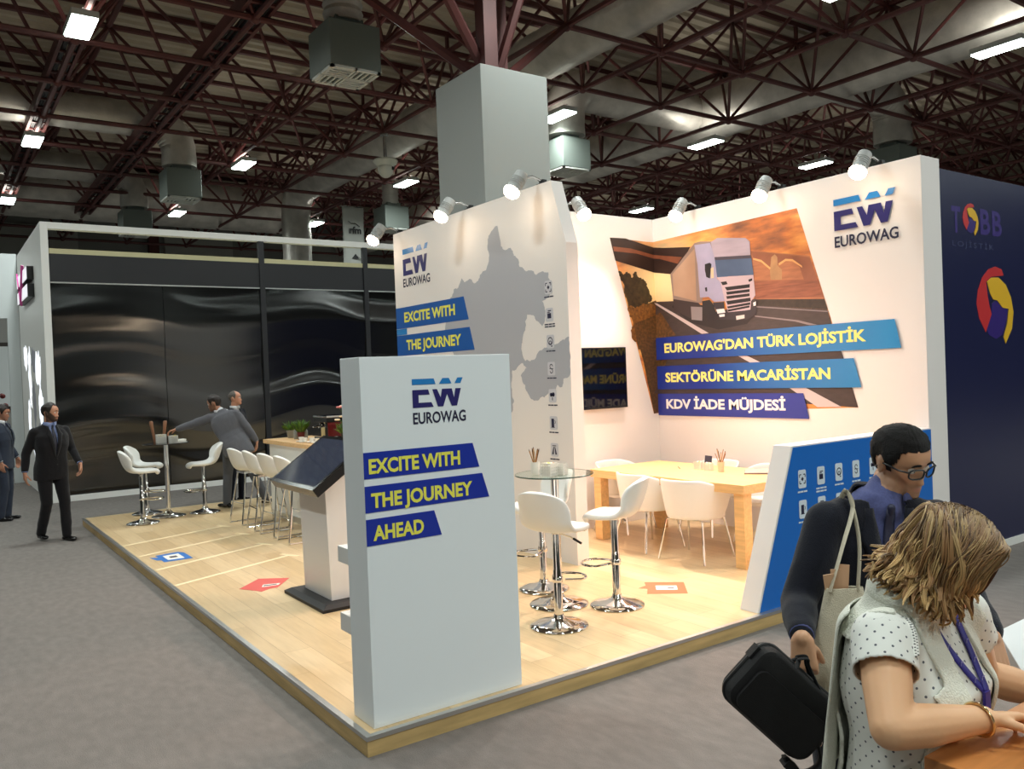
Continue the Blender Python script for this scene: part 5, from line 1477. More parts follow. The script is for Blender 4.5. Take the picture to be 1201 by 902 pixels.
def tone(me, Hinv, base, lip, beard, bk=0.0, extra=None):
    at = me.color_attributes.new('tone', 'FLOAT_COLOR', 'POINT')
    B, L, K = [V(rgb(*c)[:3]) for c in (base, lip, beard)]
    red = V(rgb(min(255, base[0] + 8), base[1] - 14, base[2] - 14)[:3])
    for i, v in enumerate(me.vertices):
        p = Hinv @ v.co; c = B.copy()
        if abs(p.z) < .14 and abs(p.y) < .12 and abs(p.x) < .14:
            g = math.exp
            if p.x > .05:
                li = min(1, 1.15 * g(-(p.y / .021) ** 2 - ((p.z + .0705) / .0095) ** 2)); 
                ck = .4 * g(-((abs(p.y) - .045) / .02) ** 2 - ((p.z + .03) / .02) ** 2)
                c = c.lerp(red, ck); c = c.lerp(L, li * .75)
            if bk:
                a = abs(atan2(p.y, p.x - .0)); up = -.045 if a < .42 else -.045 + (a - .42) * .075
                e = min(1, max(0, (up - p.z) / .012)) * (1 if p.x > -.03 else 0) * min(1, max(0, (p.z + .135) / .02))
                must = g(-(p.y / .028) ** 2 - ((p.z + .056) / .006) ** 2)
                lipf = min(1, 1.4 * g(-(p.y / .021) ** 2 - ((p.z + .0705) / .008) ** 2))
                c = c.lerp(K, min(1, bk * max(e, must)) * (1 - lipf))
        at.data[i].color = (c.x, c.y, c.z, 1)

WOOLW = {}
def cloth(nm, col, rough=.85, sc=260, b=.25):
    return mat(nm, col, rough, spec=.15, sheen=.15, bump=(sc, b), vary=(sc * .4, .12))

def person(name, label, pos, heading, J, S):
    """J joints in the person's own frame (x forward, y left, z up); S style"""
    root = empty(name, pos, heading, label, 'person')
    vox = S.get('vox', .0065)
    Hc = V(J['head']); yaw, pit, rol = [radians(k) for k in S.get('look', (0, 0, 0))]
    MH = Matrix.Translation(Hc) @ Matrix.Rotation(yaw, 4, 'Z') @ Matrix.Rotation(-pit, 4, 'Y') @ Matrix.Rotation(rol, 4, 'X') @ Matrix.Scale(S.get('hs', 1.0), 4)
    # ---- body: one continuous skin surface
    mb = MB()
    add_head(mb, MH, True, S.get('hw', 1.0))
    N = V(J['neck'])
    mb.cap(N - V((0, 0, .05)), .060, MH @ V((-.018, 0, -.075)), .055, 18)
    mb.cap(N - V((0, 0, .02)), .056, MH @ V((-.005, 0, -.05)), .050, 18)
    torso(mb, J, MALE, -.026)
    for s in 'LR':
        sh, el, wr = V(J['s' + s]), V(J['e' + s]), V(J['w' + s])
        mb.cap(V(J['chest']).lerp(sh, .5), .05, sh, .043); mb.cap(sh, .043, el, .034)
        mid = el.lerp(wr, .35); mb.cap(el, .034, mid, .034); mb.cap(mid, .034, wr, .0245)
        h = S['hand' + s]
        add_hand(mb, wr, h[0], h[1], h[2], h[3] if len(h) > 3 else (22, 32, 22), sc=S.get('hsc', 1.0), thumb=h[4] if len(h) > 4 else (.62, .66, .35))
        hp, kn, an = V(J['h' + s]), V(J['k' + s]), V(J['a' + s])
        mb.cap(hp, .06, kn, .042); mb.cap(kn, .042, an - V((0, 0, .02)), .03)
        td = S['toe' + s]; mb.cap(an - V((0, 0, .045)), .024, an + V(td) * .09 - V((0, 0, .058)), .014)
    me = fuse(mb, vox, 2, .45, 'body')
    tone(me, MH.inverted(), S['skin'], S.get('lip', (176, 108, 96)), S.get('beardc', (52, 38, 30)), S.get('beard', 0))
    body = link(me, 'body', skin_mat('skin_' + name + label[:12].replace(' ', '_'), S['skin'], None, None), root)
    # ---- eyes and brows
    for s in (-1, 1):
        m = MB(); c = V((.0745, s * .0315, .0005))
        m.use(mat('eye_white', (226, 220, 212), .3)); m.ell(MH @ c, (.0118,) * 3, None, 16, 12)
        m.use(mat('iris_dark', (44, 28, 20), .25)); m.ell(MH @ (c + V((.0085, S.get('gaze', 0) * .003, -.001))), (.0045, .0056, .0056), MH.to_3x3(), 12, 8)
        m.build('eye', None, root)
        m = MB(); m.tube([MH @ V((.090 + face_feat(V((0, y, .021))) - (abs(y) - .015) ** 2 * 4.2, s * abs(y), .021 + .005 * sin((abs(y) - .012) / .038 * pi))) for y in (.013, .022, .032, .042, .050)], [.0022, .0034, .0034, .0028, .0012], 8, flat=(1.5, .9))
        m.build('eyebrow', S.get('browm', S['hairm']), root)
    if S.get('hair', 'short') in ('short', 'recede', 'sides'):
        hair_cap(MH, S['hairm'], root, S.get('hair', 'short'), S.get('hairt', .012), S.get('seed', 1.0))
    # ---- clothes
    if S.get('suit'):
        jk = S['suit']; g = S.get('bulk', 0.0)
        # shirt
        mb = MB(); torso(mb, J, MALE, -.012 + g)
        mb.cap(N - V((0, 0, .035)), .070, N + (MH @ V((-.012, 0, -.09)) - N) * .45, .060, 20)
        sme = fuse(mb, max(vox, .008), 3, .5, 'shirt')
        shirt = link(sme, 'shirt', S['shirtm'], root)
        # collar
        mb = MB(); cz = N + (MH @ V((-.012, 0, -.09)) - N) * .52
        fwd = V((1, 0, 0)); 
        for sd in (-1, 1):
            pts = [cz + V((cos(a) * .076, sd * sin(a) * .074, -.012 - .012 * max(0, cos(a)))) for a in [radians(k) for k in (175, 140, 105, 70, 40, 16)]]
            mb.tube(pts, [.016, .016, .017, .019, .022, .014], 8, flat=(1.15, .30), up=(0, 0, 1))
        mb.build('collar', S['shirtm'], root)
        # jacket
        mb = MB()
        lv = [(S.get('hem', -.36), .205 + g, .150 + g, -.012), (-.18, .205 + g, .150 + g, -.012), (0, .198 + g, .142 + g, -.010), (.2, .184 + g, .130 + g, 0), (.38, .182 + g, .128 + g, .006), (.6, .205 + g, .140 + g, .004), (.78, .212 + g, .137 + g, -.006), (.89, .180 + g, .112 + g, -.016), (.95, .125 + g * .5, .092, -.018), (1.0, .084, .080, -.014), (1.05, .076, .074, -.014)]
        torso(mb, J, lv)
        for s in 'LR':
            sh, el, wr = V(J['s' + s]), V(J['e' + s]), V(J['w' + s])
            inn = V(J['chest']).lerp(V(J['neck']), .55).lerp(sh, .45)
            mb.cap(N - V((.012, 0, .035)), .072, sh.lerp(N, .38) - V((0, 0, .012)), .064)
            mb.cap(inn, .068, sh, .066 + g * .5); mb.cap(sh, .066 + g * .5, sh.lerp(el, .5), .062 + g * .4); mb.cap(sh.lerp(el, .5), .062 + g * .4, el, .054 + g * .4)
            mb.cap(el, .054 + g * .4, el.lerp(wr, .5), .050 + g * .3); mb.cap(el.lerp(wr, .5), .050 + g * .3, wr - (wr - el).normalized() * .035, .042 + g * .2)
        jme = fuse(mb, max(vox, .009), 4, .5, 'jacket')
        wrinkle(jme, S.get('wr', .006), 11, S.get('seed', 1.0), (1, 1, .6))
        bvj = BVHTree.FromPolygons([v.co for v in jme.vertices], [list(p.vertices) for p in jme.polygons])
        P, C = V(J['pel']), V(J['chest'])
        lat = (V(J['sL']) - V(J['sR'])).normalized(); ax = (N - P).normalized(); fw = lat.cross(ax).normalized()
        zl = (N - P).length
        axl = ax.dot(lat)
        def uv(p):
            q = p - P; t = (q.dot(ax) - q.dot(lat) * axl) / (1 - axl * axl); return t / zl, q.dot(lat) - t * axl, q.dot(fw)
        tb, wtop = S.get('vbot', .30), S.get('vtop', .050)
        def vw(t): return wtop * max(0, min(1, (t - tb) / (1.0 - tb))) ** .8
        def keep(p):
            t, l, f_ = uv(p)
            if f_ > .01 and t > tb and abs(l - S.get('vc', 0)) < vw(t): return False
            if t > 1.02 and f_ > -.035: return False
            return True
        cull(jme, keep)
        jo = link(jme, 'jacket', jk, root)
        sk = jo.modifiers.new('s', 'SMOOTH'); sk.factor = .5; sk.iterations = 4
        sm = jo.modifiers.new('t', 'SOLIDIFY'); sm.thickness = .006; sm.offset = -1
        # lapels lie along the opening
        def onj(l, t, lift):
            o = P + ax * (t * zl) + lat * l + fw * .5
            h = bvj.ray_cast(o, -fw)
            return (h[0] + fw * lift) if h[0] is not None else None
        for sd in (-1, 1):
            rows = []
            for k in range(13):
                t = tb + (1.0 - tb) * k / 12 * .97; w0 = vw(t) - .004
                wl = .012 + .055 * (k / 12) ** .7 if k < 9 else (.067 if k == 9 else .05 - .008 * (k - 9))
                row = [onj(sd * (w0 + wl * q), t, .006 if 0 < q < 1 else .003) for q in (0, .35, .7, 1)]
                if all(x is not None for x in row): rows.append(row)
            if len(rows) > 3:
                grid_obj('lapel', rows, jk, root, .005, 0)
        # tie
        if S.get('tiem'):
            bvs = BVHTree.FromPolygons([v.co for v in sme.vertices], [list(p.vertices) for p in sme.polygons])
            rows = []
            for k in range(16):
                t = .985 - (.985 - tb + .06) * k / 15
                w = .012 + .027 * (k / 15)
                row = []
                for q in (-1, -.5, 0, .5, 1):
                    o = P + ax * (t * zl) + lat * (q * w) + fw * .5
                    h = bvs.ray_cast(o, -fw)
                    row.append(h[0] + fw * (.008 + .004 * (1 - q * q)) if h[0] is not None else None)
                if all(x is not None for x in row): rows.append(row)
            if len(rows) > 3: grid_obj('tie', rows, S['tiem'], root, .006, 0)
            kn = rows[0][2] if rows else None
            if kn is not None:
                m = MB(); m.cap(kn + ax * .002, .013, kn - ax * .020, .009, 10); m.build('tie_knot', S['tiem'], root)
        for s in 'LR':   # shirt cuffs
            el, wr = V(J['e' + s]), V(J['w' + s]); d = (wr - el).normalized()
            m = MB(); m.tube([wr - d * .05, wr - d * .012], [.036, .035], 18, cap=False); o = m.build('cuff', S['shirtm'], root)
            q = o.modifiers.new('t', 'SOLIDIFY'); q.thickness = .004
        # buttons
        for t in (tb - .03, tb - .17):
            p = onj(.012, t, .003)
            if p is not None: MB().ell(p, (.004, .009, .009), None, 10, 8).build('button', BLACK, root)
    # trousers
    mb = MB()
    torso(mb, J, [(-.12, .165, .118, -.008), (.0, .172, .122, -.006), (.16, .165, .115, .0)])
    for s in 'LR':
        hp, kn, an = V(J['h' + s]), V(J['k' + s]), V(J['a' + s])
        mb.cap(hp, .098, hp.lerp(kn, .5), .086); mb.cap(hp.lerp(kn, .5), .086, kn, .070); mb.cap(kn, .070, kn.lerp(an, .5), .064); mb.cap(kn.lerp(an, .5), .064, an - V((0, 0, .015)), .058)
    tme = fuse(mb, max(vox, .010), 4, .5, 'trousers'); wrinkle(tme, .006, 9, 3.3, (1, 1, .7))
    cull(tme, lambda p: p.z > .052 + min(0, 0) or True)
    link(tme, 'trousers', S['trousm'], root)
    for s in 'LR':
        an = V(J['a' + s]); td = V(S['toe' + s]).normalized(); sd = V((-td.y, td.x, 0)); lift = S.get('lift' + s, 0)
        dn = V((0, 0, -1)); mb = MB()
        heel = an + dn * (an.z - .03 - lift) - td * .055
        Mt = Matrix((td, sd, td.cross(sd))).transposed()
        mb.ell(heel + td * .01, (.045, .036, .032), Mt); mb.ell(heel + td * .10, (.085, .040, .034), Mt); mb.ell(heel + td * .185, (.062, .043, .027), Mt)
        mb.cap(heel + td * .03 + V((0, 0, .02)), .036, an + V((0, 0, .02)), .040)
        sh_ = fuse(mb, .008, 3, .5, 'shoe')
        zmin = min(v.co.z for v in sh_.vertices)
        fl = heel.z - .03
        for v in sh_.vertices:
            if v.co.z < fl + .006 and lift == 0: v.co.z = max(v.co.z, .002)
        link(sh_, 'shoe', S['shoem'], root)
    return root, MH

def local(pos, heading, p):
    q = V(p) - V(pos); c, s = cos(heading), sin(heading)
    return V((q.x * c + q.y * s, -q.x * s + q.y * c, q.z))

NAVY_S = cloth('suit_navy', (24, 26, 36)); BLACK_S = cloth('suit_black', (27, 26, 29)); GREY_S = cloth('suit_grey', (98, 98, 104)); SLATE_S = cloth('suit_slate', (52, 58, 72))
SHIRT_B = cloth('shirt_blue', (84, 90, 136), .8, 400, .1); SHIRT_L = cloth('shirt_light_blue', (150, 166, 214), .8, 400, .1); SHIRT_W = cloth('shirt_white', (226, 228, 232), .8, 400, .1)
TIE_D = mat('tie_dark', (38, 40, 66), .5, bump=(300, .2)); TIE_N = mat('tie_navy', (40, 42, 58), .5, bump=(300, .2))
HAIR_K = mat('hair_black', (20, 17, 17), .62, spec=.25, vary=(160, .35, (1, 1, .3)), bump=(420, .7)); HAIR_DB = mat('hair_dark_brown', (38, 28, 24), .5, vary=(140, .35)); HAIR_G = mat('hair_grey', (92, 84, 78), .6, vary=(140, .3))
SHOE = mat('shoe_black', (16, 15, 16), .25)

def std(**k):
    J = dict(pel=(0, 0, .95), chest=(0.01, 0, 1.24), neck=(-.01, 0, 1.47), head=(.025, 0, 1.635), sL=(-.01, .185, 1.41), sR=(-.01, -.185, 1.41), eL=(-.02, .235, 1.13), eR=(-.02, -.235, 1.13),
             wL=(.08, .24, .89), wR=(.08, -.24, .89), hL=(0, .095, .92), hR=(0, -.095, .92), kL=(.02, .10, .50), kR=(.02, -.10, .50), aL=(-.02, .105, .09), aR=(-.02, -.105, .09))
    J.update(k); return J
REL_L = ((.1, -.03, -1), (1, 0, 0), (0, -1, 0), (18, 26, 18)); REL_R = ((.1, .03, -1), (1, 0, 0), (0, 1, 0), (18, 26, 18))

# ---- man walking at the left
hd = radians(-72)
person('person', 'bearded man in black suit and dark tie walking across the carpet at the left', (1.30, 12.2, 0), hd, std(
    head=(.04, 0, 1.655), neck=(0, 0, 1.49), chest=(.02, 0, 1.25), pel=(0, 0, .96), eR=(-.10, -.26, 1.14), wR=(-.06, -.30, .90), eL=(.02, .26, 1.15), wL=(.20, .27, .97),
    kL=(.10, .10, .51), aL=(.14, .09, .095), kR=(.03, -.09, .50), aR=(-.19, -.08, .11)),
    dict(skin=(196, 142, 114), suit=BLACK_S, shirtm=SHIRT_L, tiem=TIE_N, trousm=BLACK_S, hairm=HAIR_DB, hair='recede', beard=.92, beardc=(44, 32, 28), shoem=SHOE, look=(38, -3, 0), handL=REL_L, handR=((-.1, .05, -1), (1, 0, 0), (0, 1, 0), (14, 20, 14)), toeL=(1, .1, 0), toeR=(1, -.1, 0), liftR=.02, vbot=.22, seed=2.0))
# ---- man at the left edge
person('person', 'man in slate blue suit cut by the left edge, turned to the right', (0.93, 14.75, 0), radians(-28), std(wL=(.10, .25, .92), kR=(.05, -.10, .50)),
    dict(skin=(186, 132, 106), suit=SLATE_S, shirtm=SHIRT_W, tiem=TIE_D, trousm=SLATE_S, hairm=HAIR_DB, hair='short', beard=.25, beardc=(70, 54, 48), shoem=SHOE, look=(4, -12, 0), handL=REL_L, handR=REL_R, toeL=(1, .1, 0), toeR=(1, -.1, 0), seed=4.0))
# ---- grey suited man reaching for the far bar table, seen from behind
gp = (3.70, 12.50, PH + .001); gh = radians(66)
person('person', 'man in grey suit seen from behind, leaning and reaching for the far bar table', gp, gh, std(
    pel=(-.03, -.06, .93), chest=(.05, .05, 1.19), neck=(.11, .13, 1.41), head=(.14, .25, 1.55), sL=(.09, .31, 1.33), sR=(.03, -.07, 1.38), eL=(.10, .56, 1.25), wL=(.12, .80, 1.185), eR=(-.02, -.23, 1.17), wR=(-.02, -.36, .95),
    hL=(-.02, .04, .90), hR=(-.03, -.15, .90), kL=(.04, .08, .49), kR=(.05, -.26, .50), aL=(-.04, .10, .09), aR=(-.06, -.46, .12)),
    dict(skin=(190, 136, 108), suit=GREY_S, shirtm=SHIRT_W, trousm=mat('trouser_grey', (78, 80, 86), .85, bump=(200, .2)), hairm=HAIR_DB, hair='short', beard=.6, shoem=SHOE, look=(72, -14, 0), handL=((.1, .95, -.2), (1, 0, 0), (0, 0, -1), (25, 35, 20)), handR=((-.2, 0, -1), (1, 0, 0), (0, 1, 0), (20, 30, 20)), toeL=(.6, .7, 0), toeR=(.6, -.5, 0), liftR=.03, seed=6.0, bulk=.012))
# ---- bald man behind him
person('person', 'bald man in dark suit mostly hidden behind the man in grey suit', (4.13, 13.75, 0), radians(-62), std(head=(.03, 0, 1.70), neck=(0, 0, 1.53), sL=(-.01, .18, 1.46), sR=(-.01, -.18, 1.46), chest=(.01, 0, 1.28)),
    dict(skin=(204, 146, 118), suit=NAVY_S, shirtm=SHIRT_W, trousm=NAVY_S, hairm=HAIR_G, hair='sides', hairt=.005, shoem=SHOE, look=(28, 6, 0), handL=REL_L, handR=REL_R, toeL=(1, .1, 0), toeR=(1, -.1, 0), seed=7.0))

# ============================================================ FOREGROUND MAN
mp_ = (2.50, 1.56, 0.0); mh = radians(-122)
def L_(p): return tuple(local(mp_, mh, p))
def LD(d): return tuple(local((0, 0, 0), mh, d))
MJ = dict(pel=L_((2.52, 1.62, .95)), chest=L_((2.52, 1.58, 1.24)), neck=L_((2.515, 1.52, 1.470)), head=L_((2.578, 1.478, 1.592)), sL=L_((2.655, 1.41, 1.395)), sR=L_((2.345, 1.60, 1.405)),
          eR=L_((2.215, 1.62, 1.17)), wR=L_((2.04, 1.485, 1.125)), eL=L_((2.665, 1.32, 1.15)), wL=L_((2.535, 1.19, 1.09)),
          hL=L_((2.60, 1.57, .92)), hR=L_((2.44, 1.67, .92)), kL=L_((2.60, 1.55, .50)), kR=L_((2.43, 1.65, .50)), aL=L_((2.62, 1.58, .09)), aR=L_((2.43, 1.68, .09)))
look_w = V((-.17, -.95, -.36))
lk = V(LD(look_w)); lyaw = math.degrees(atan2(lk.y, lk.x)); lpit = math.degrees(math.asin(lk.normalized().z))
man, MH1 = person('person', 'man with black glasses in dark navy suit holding a black bag, behind the woman', mp_, mh, MJ,
    dict(vox=.0048, skin=(206, 158, 124), lip=(184, 118, 102), suit=NAVY_S, shirtm=SHIRT_B, tiem=TIE_D, trousm=NAVY_S, hairm=HAIR_K, hair='short', hairt=.010, beard=.34, beardc=(84, 66, 56), shoem=SHOE, hs=.94,
         look=(lyaw, lpit, 6), handR=(LD((-.10, -.12, -1)), LD((.5, -.85, 0)), LD((.9, .4, .1)), (62, 72, 40), (.45, .35, .75)), handL=(LD((-.12, -.28, -.9)), LD((-.9, .2, 0)), LD((-.1, .9, -.4)), (26, 40, 26)),
         toeL=(1, .1, 0), toeR=(1, -.1, 0), seed=9.0, bulk=.004, vbot=.36, vtop=.056, wr=.005))
# glasses
m = MB(); fr = BLACK
for s in (-1, 1):
    pts = []
    for k in range(20):
        a = 2 * pi * k / 20; ca, sa = cos(a), sin(a)
        y = .0325 + .0265 * abs(ca) ** .6 * (1 if ca > 0 else -1); z = -.004 + .0175 * abs(sa) ** .7 * (1 if sa > 0 else -1)
        pts.append(MH1 @ V((.104 - (y - .0) ** 2 * 4.5, s * y, z)))
    m.tube(pts, .0030, 6, closed=True)
    m.tube([MH1 @ V(p) for p in ((.0885, s * .0595, .004), (.086, s * .066, .005), (.06, s * .079, .004), (.0, s * .083, .004), (-.015, s * .083, -.006), (-.028, s * .080, -.022))], .0030, 6)
m.tube([MH1 @ V(p) for p in ((.104, .008, .002), (.109, 0, .005), (.104, -.008, .002))], .0028, 6)
gl = m.build('glasses', fr, man)
m = MB()
for s in (-1, 1):
    pts = []
    for k in range(20):
        a = 2 * pi * k / 20; ca, sa = cos(a), sin(a)
        y = .0325 + .0255 * abs(ca) ** .6 * (1 if ca > 0 else -1); z = -.004 + .0165 * abs(sa) ** .7 * (1 if sa > 0 else -1)
        pts.append(MH1 @ V((.104 - (y - .0) ** 2 * 4.5, s * y, z)))
    m.add(pts, [list(range(20))])
LENS = mat('lens_glass', (245, 248, 250), 0.02, trans=1.0); nodes_of(LENS)[1].inputs['IOR'].default_value = 1.02
m.build('lens', LENS, gl)

# ---- laptop bag held in his right hand
RH = V((.8165, -.5772, 0)); UP = V((0, 0, 1)); TC = V((-.577, -.8165, 0))
bx = (RH * .72 - UP * .70).normalized(); by = (RH * .70 + UP * .72).normalized(); bz = bx.cross(by)
bag_c = V((0, 0, CAM_H)) + (_F + _R2 * ((916 - 600.5) / 974.52) - _U2 * ((821 - 451) / 974.52)) * 2.33
bag = empty('laptop_bag', tuple(bag_c), 0, 'black laptop bag hanging tilted from the right hand of the man with glasses', 'bag')
MBg = Matrix.Identity(4)
for i in range(3): MBg[i][0], MBg[i][1], MBg[i][2] = bx[i], by[i], bz[i]
BAGM = mat('bag_nylon', (13, 13, 15), .62, bump=(500, .3), spec=.3)
def rrect(w, h, c, n=7):
    out = []
    for cx, cy, a0 in ((w - c, -h + c, -90), (w - c, h - c, 0), (-w + c, h - c, 90), (-w + c, -h + c, 180)):
        for k in range(n): a = radians(a0 + 90 * k / (n - 1)); out.append((cx + c * cos(a), cy + c * sin(a)))
    return out
rings = []
for z, s in ((-.048, .88), (-.042, .96), (-.025, 1.0), (0, 1.01), (.025, 1.0), (.042, .96), (.048, .88)):
    rings.append([MBg @ V((p[0] * s, p[1] * s, z)) for p in rrect(.148, .098, .04)])
m = MB(); m.loft(rings); m.build('bag_body', BAGM, bag)
m = MB(); m.loft([[MBg @ V((p[0], p[1] - .025, z)) for p in rrect(.124, .062, .026)] for z in (.046, .058, .062)]); m.build('front_pocket', BAGM, bag)
m = MB(); m.tube([MBg @ V((p[0] * 1.015, p[1] * 1.015, 0)) for p in rrect(.148, .098, .04)], .005, 6, closed=True); m.build('zip', mat('zip_black', (30, 30, 32), .4), bag)
hand_w = V((0, 0, CAM_H)) + (_F + _R2 * ((941 - 600.5) / 974.52) - _U2 * ((772 - 451) / 974.52)) * 2.33 - bag_c
for s in (-1, 1):
    a = MBg @ V((-.042, .094, s * .03)); c = MBg @ V((.046, .094, s * .03))
    m = MB(); m.tube(catmull([a, a.lerp(hand_w, .75) - RH * .006, hand_w + TC * (.008 * s) - RH * .012, hand_w + TC * (.008 * s) + RH * .012, c.lerp(hand_w, .75) + RH * .006, c], 5), .0055, 8, flat=(1.3, .7)); m.build('handle', BAGM, bag)
m = MB(); m.tube(catmull([MBg @ V(p) for p in ((.145, -.02, .02), (.178, -.05, .03), (.172, -.095, .03), (.135, -.122, .025), (.10, -.11, .02))], 5), .014, 8, flat=(1, .4)); m.box((.11, -.13, .0), (.15, -.105, .04), MBg); m.build('shoulder_strap', BAGM, bag)
m = MB(); m.box((-.156, .03, -.02), (-.143, .07, .02), MBg); m.build('strap_tab', BAGM, bag)
m = MB(); m.use(STEEL); m.tube([MBg @ V((.153 + .01 * cos(t), -.02 + .012 * sin(t), .01)) for t in [k * pi / 5 for k in range(10)]], .003, 6, closed=True); m.build('strap_ring', None, bag)

# ---- canvas tote on his right shoulder
def pxp(x, y, D):
    d = _F + _R2 * ((x - 600.5) / 974.52) - _U2 * ((y - 451) / 974.52)
    return V((0, 0, CAM_H)) + d * D
TOTE = mat('canvas', (206, 198, 176), .9, bump=(300, .4), vary=(14, .1))
tb = empty('tote_bag', (2.25, 1.50, 1.1), 0, 'cream canvas tote hanging by long straps from the shoulder of the man with glasses', 'bag')
OT = V((2.25, 1.50, 1.1))
tc_ = V((2.205, 1.475, 0)); tr = (RH * .93 - TC * .0 + V((0, 0, 0))).normalized()
rows_f = []
lev = [(1.245, .055, .014, .012), (1.20, .062, .022, .010), (1.12, .075, .034, .004), (1.04, .082, .040, -.010), (.975, .078, .036, -.020), (.935, .060, .022, -.026), (.925, .03, .010, -.028)]
rings = []
for z, w, dp, sh in lev:
    c = tc_ + RH * (sh + .008) + V((0, 0, z))
    rg = []
    for k in range(24):
        a = 2 * pi * k / 24; rg.append(c - OT + RH * (w * cos(a)) + TC * (dp * sin(a) * (1 + .25 * noise.noise(V((a * 2, z * 9, 1))))) + V((0, 0, .006 * noise.noise(V((a * 3, z * 20, 4))))))
    rings.append(rg)
m = MB(); vs = [p for r_ in rings for p in r_]
m.loft(list(reversed(rings)), cap=False); n0 = len(rings)
m.add(rings[-1], [list(range(24))])
o = m.build('bag_body', TOTE, tb); sd = o.modifiers.new('t', 'SOLIDIFY'); sd.thickness = .003; sb = o.modifiers.new('s', 'SUBSURF'); sb.levels = 1; sb.render_levels = 2
shp = V((2.375, 1.545, 1.492))
for s in (-1, 1):
    base = tc_ + RH * (.012 + s * .042) + V((0, 0, 1.235)) + TC * .016
    m = MB(); P_ = [base, base.lerp(shp, .5) + TC * .045 + RH * (s * .004), shp + TC * .045 + V((0, 0, -.03)), shp + V((0, 0, .012)), shp - TC * .06 + V((0, 0, -.03)), shp - TC * .09 + V((0, 0, -.12))]
    m.tube([p - OT for p in catmull(P_, 6)], .0125, 8, flat=(1, .22), up=TC); m.build('strap', TOTE, tb)
rl = empty('paper_roll', tuple(tc_ + V((0, 0, 1.2))), 0, 'brown papers sticking out of the cream tote', 'papers')
for k in range(3):
    m = MB(); m.box((-.016, -.002, -.03), (.016, .002, .075 + .012 * k), Matrix.Translation((RH * (-.018 + .016 * k)) + V((0, 0, .012))) @ Matrix.Rotation(radians(-10 + 9 * k), 4, 'Y') @ Matrix.Rotation(atan2(RH.y, RH.x), 4, 'Z'))
    m.build('sheet', mat('paper_brown', (196, 156, 122), .7), rl)
# ============================================================ FOREGROUND WOMAN
wp = (1.91, 1.08, 0.0); wh = radians(-90)
def W_(p): return local(wp, wh, p)
def WD(d): return local((0, 0, 0), wh, d)
WJ = dict(pel=W_((1.92, 1.085, .88)), chest=W_((1.905, 1.105, 1.15)), neck=W_((1.905, 1.065, 1.350)), head=W_((1.928, 1.0, 1.452)), sL=W_((2.07, 1.05, 1.285)), sR=W_((1.735, 1.05, 1.29)),
          eR=W_((1.605, .96, 1.155)), wR=W_((1.835, .885, 1.137)), eL=W_(pxp(1150, 792, 2.12)), wL=W_(pxp(1252, 822, 2.10)),
          hL=W_((2.01, 1.10, .85)), hR=W_((1.83, 1.10, .85)), kL=W_((2.01, 1.10, .47)), kR=W_((1.83, 1.10, .47)), aL=W_((2.01, 1.14, .09)), aR=W_((1.83, 1.14, .09)))
wlook = WD((.55, -.72, -.52)); wy = math.degrees(atan2(wlook.y, wlook.x)); wpi = math.degrees(math.asin(wlook.normalized().z))
wroot = empty('person', wp, wh, 'woman with wavy blond brown hair and white dotted blouse leaning on the wooden counter', 'person')
MW = Matrix.Translation(WJ['head']) @ Matrix.Rotation(radians(wy), 4, 'Z') @ Matrix.Rotation(radians(-wpi), 4, 'Y') @ Matrix.Scale(.95, 4)
FEM = [(-.34, .195, .135, -.01), (-.18, .200, .140, -.01), (0, .188, .130, -.006), (.2, .168, .120, .004), (.36, .160, .120, .01), (.52, .166, .140, .024), (.62, .168, .148, .030), (.72, .166, .132, .018), (.82, .160, .110, .0), (.9, .135, .085, -.010), (.97, .09, .066, -.010), (1.04, .054, .054, -.002)]
mb = MB(); add_head(mb, MW, True, .94)
N = WJ['neck']
mb.cap(N - V((0, 0, .05)), .052, MW @ V((-.018, 0, -.075)), .048, 18); mb.cap(N - V((0, 0, .02)), .048, MW @ V((-.005, 0, -.05)), .044, 18)
torso(mb, WJ, FEM, -.012)
for s in 'LR':
    sh, el, wr = WJ['s' + s], WJ['e' + s], WJ['w' + s]
    mb.cap(WJ['chest'].lerp(sh, .5), .05, sh, .052); mb.cap(sh, .054, sh.lerp(el, .5), .052); mb.cap(sh.lerp(el, .5), .052, el, .043)
    mb.cap(el, .043, el.lerp(wr, .35), .045); mb.cap(el.lerp(wr, .35), .045, wr, .028)
    hp, kn, an = WJ['h' + s], WJ['k' + s], WJ['a' + s]
    mb.cap(hp, .085, kn, .055); mb.cap(kn, .055, an, .035)
    mb.cap(an - V((0, 0, .045)), .024, an + V((.10, 0, -.058)), .016)
add_hand(mb, WJ['wR'], WD((.96, -.22, -.10)), WD((-.2, -.9, .3)), WD((.1, .25, -1)), (12, 24, 18), sc=.92)
add_hand(mb, WJ['wL'], WD((.85, -.45, -.15)), WD((-.45, -.85, .3)), WD((-.1, -.1, -1)), (14, 26, 20), sc=.92)
wme = fuse(mb, .005, 2, .45, 'body')
WS = (226, 176, 134)
tone(wme, MW.inverted(), WS, (196, 110, 104), WS, 0)
link(wme, 'body', skin_mat('skin_woman', WS, None, None), wroot)
for s in (-1, 1):
    m = MB(); c = V((.0745, s * .030, .0005)); m.use(mat('eye_white', (226, 220, 212), .3)); m.ell(MW @ c, (.0115,) * 3, None, 16, 12)
    m.use(mat('iris_dark', (44, 28, 20), .25)); m.ell(MW @ (c + V((.008, 0, -.003))), (.0045, .0056, .0056), MW.to_3x3(), 12, 8); m.build('eye', None, wroot)
    m = MB(); m.tube([MW @ V((.090 + face_feat(V((0, y, .021))) - (y - .015) ** 2 * 4.2, s * y, .022 + .005 * sin((y - .012) / .038 * pi))) for y in (.013, .022, .032, .042, .050)], [.0016, .0026, .0026, .002, .001], 8); m.build('eyebrow', mat('brow_brown', (96, 66, 44), .6), wroot)

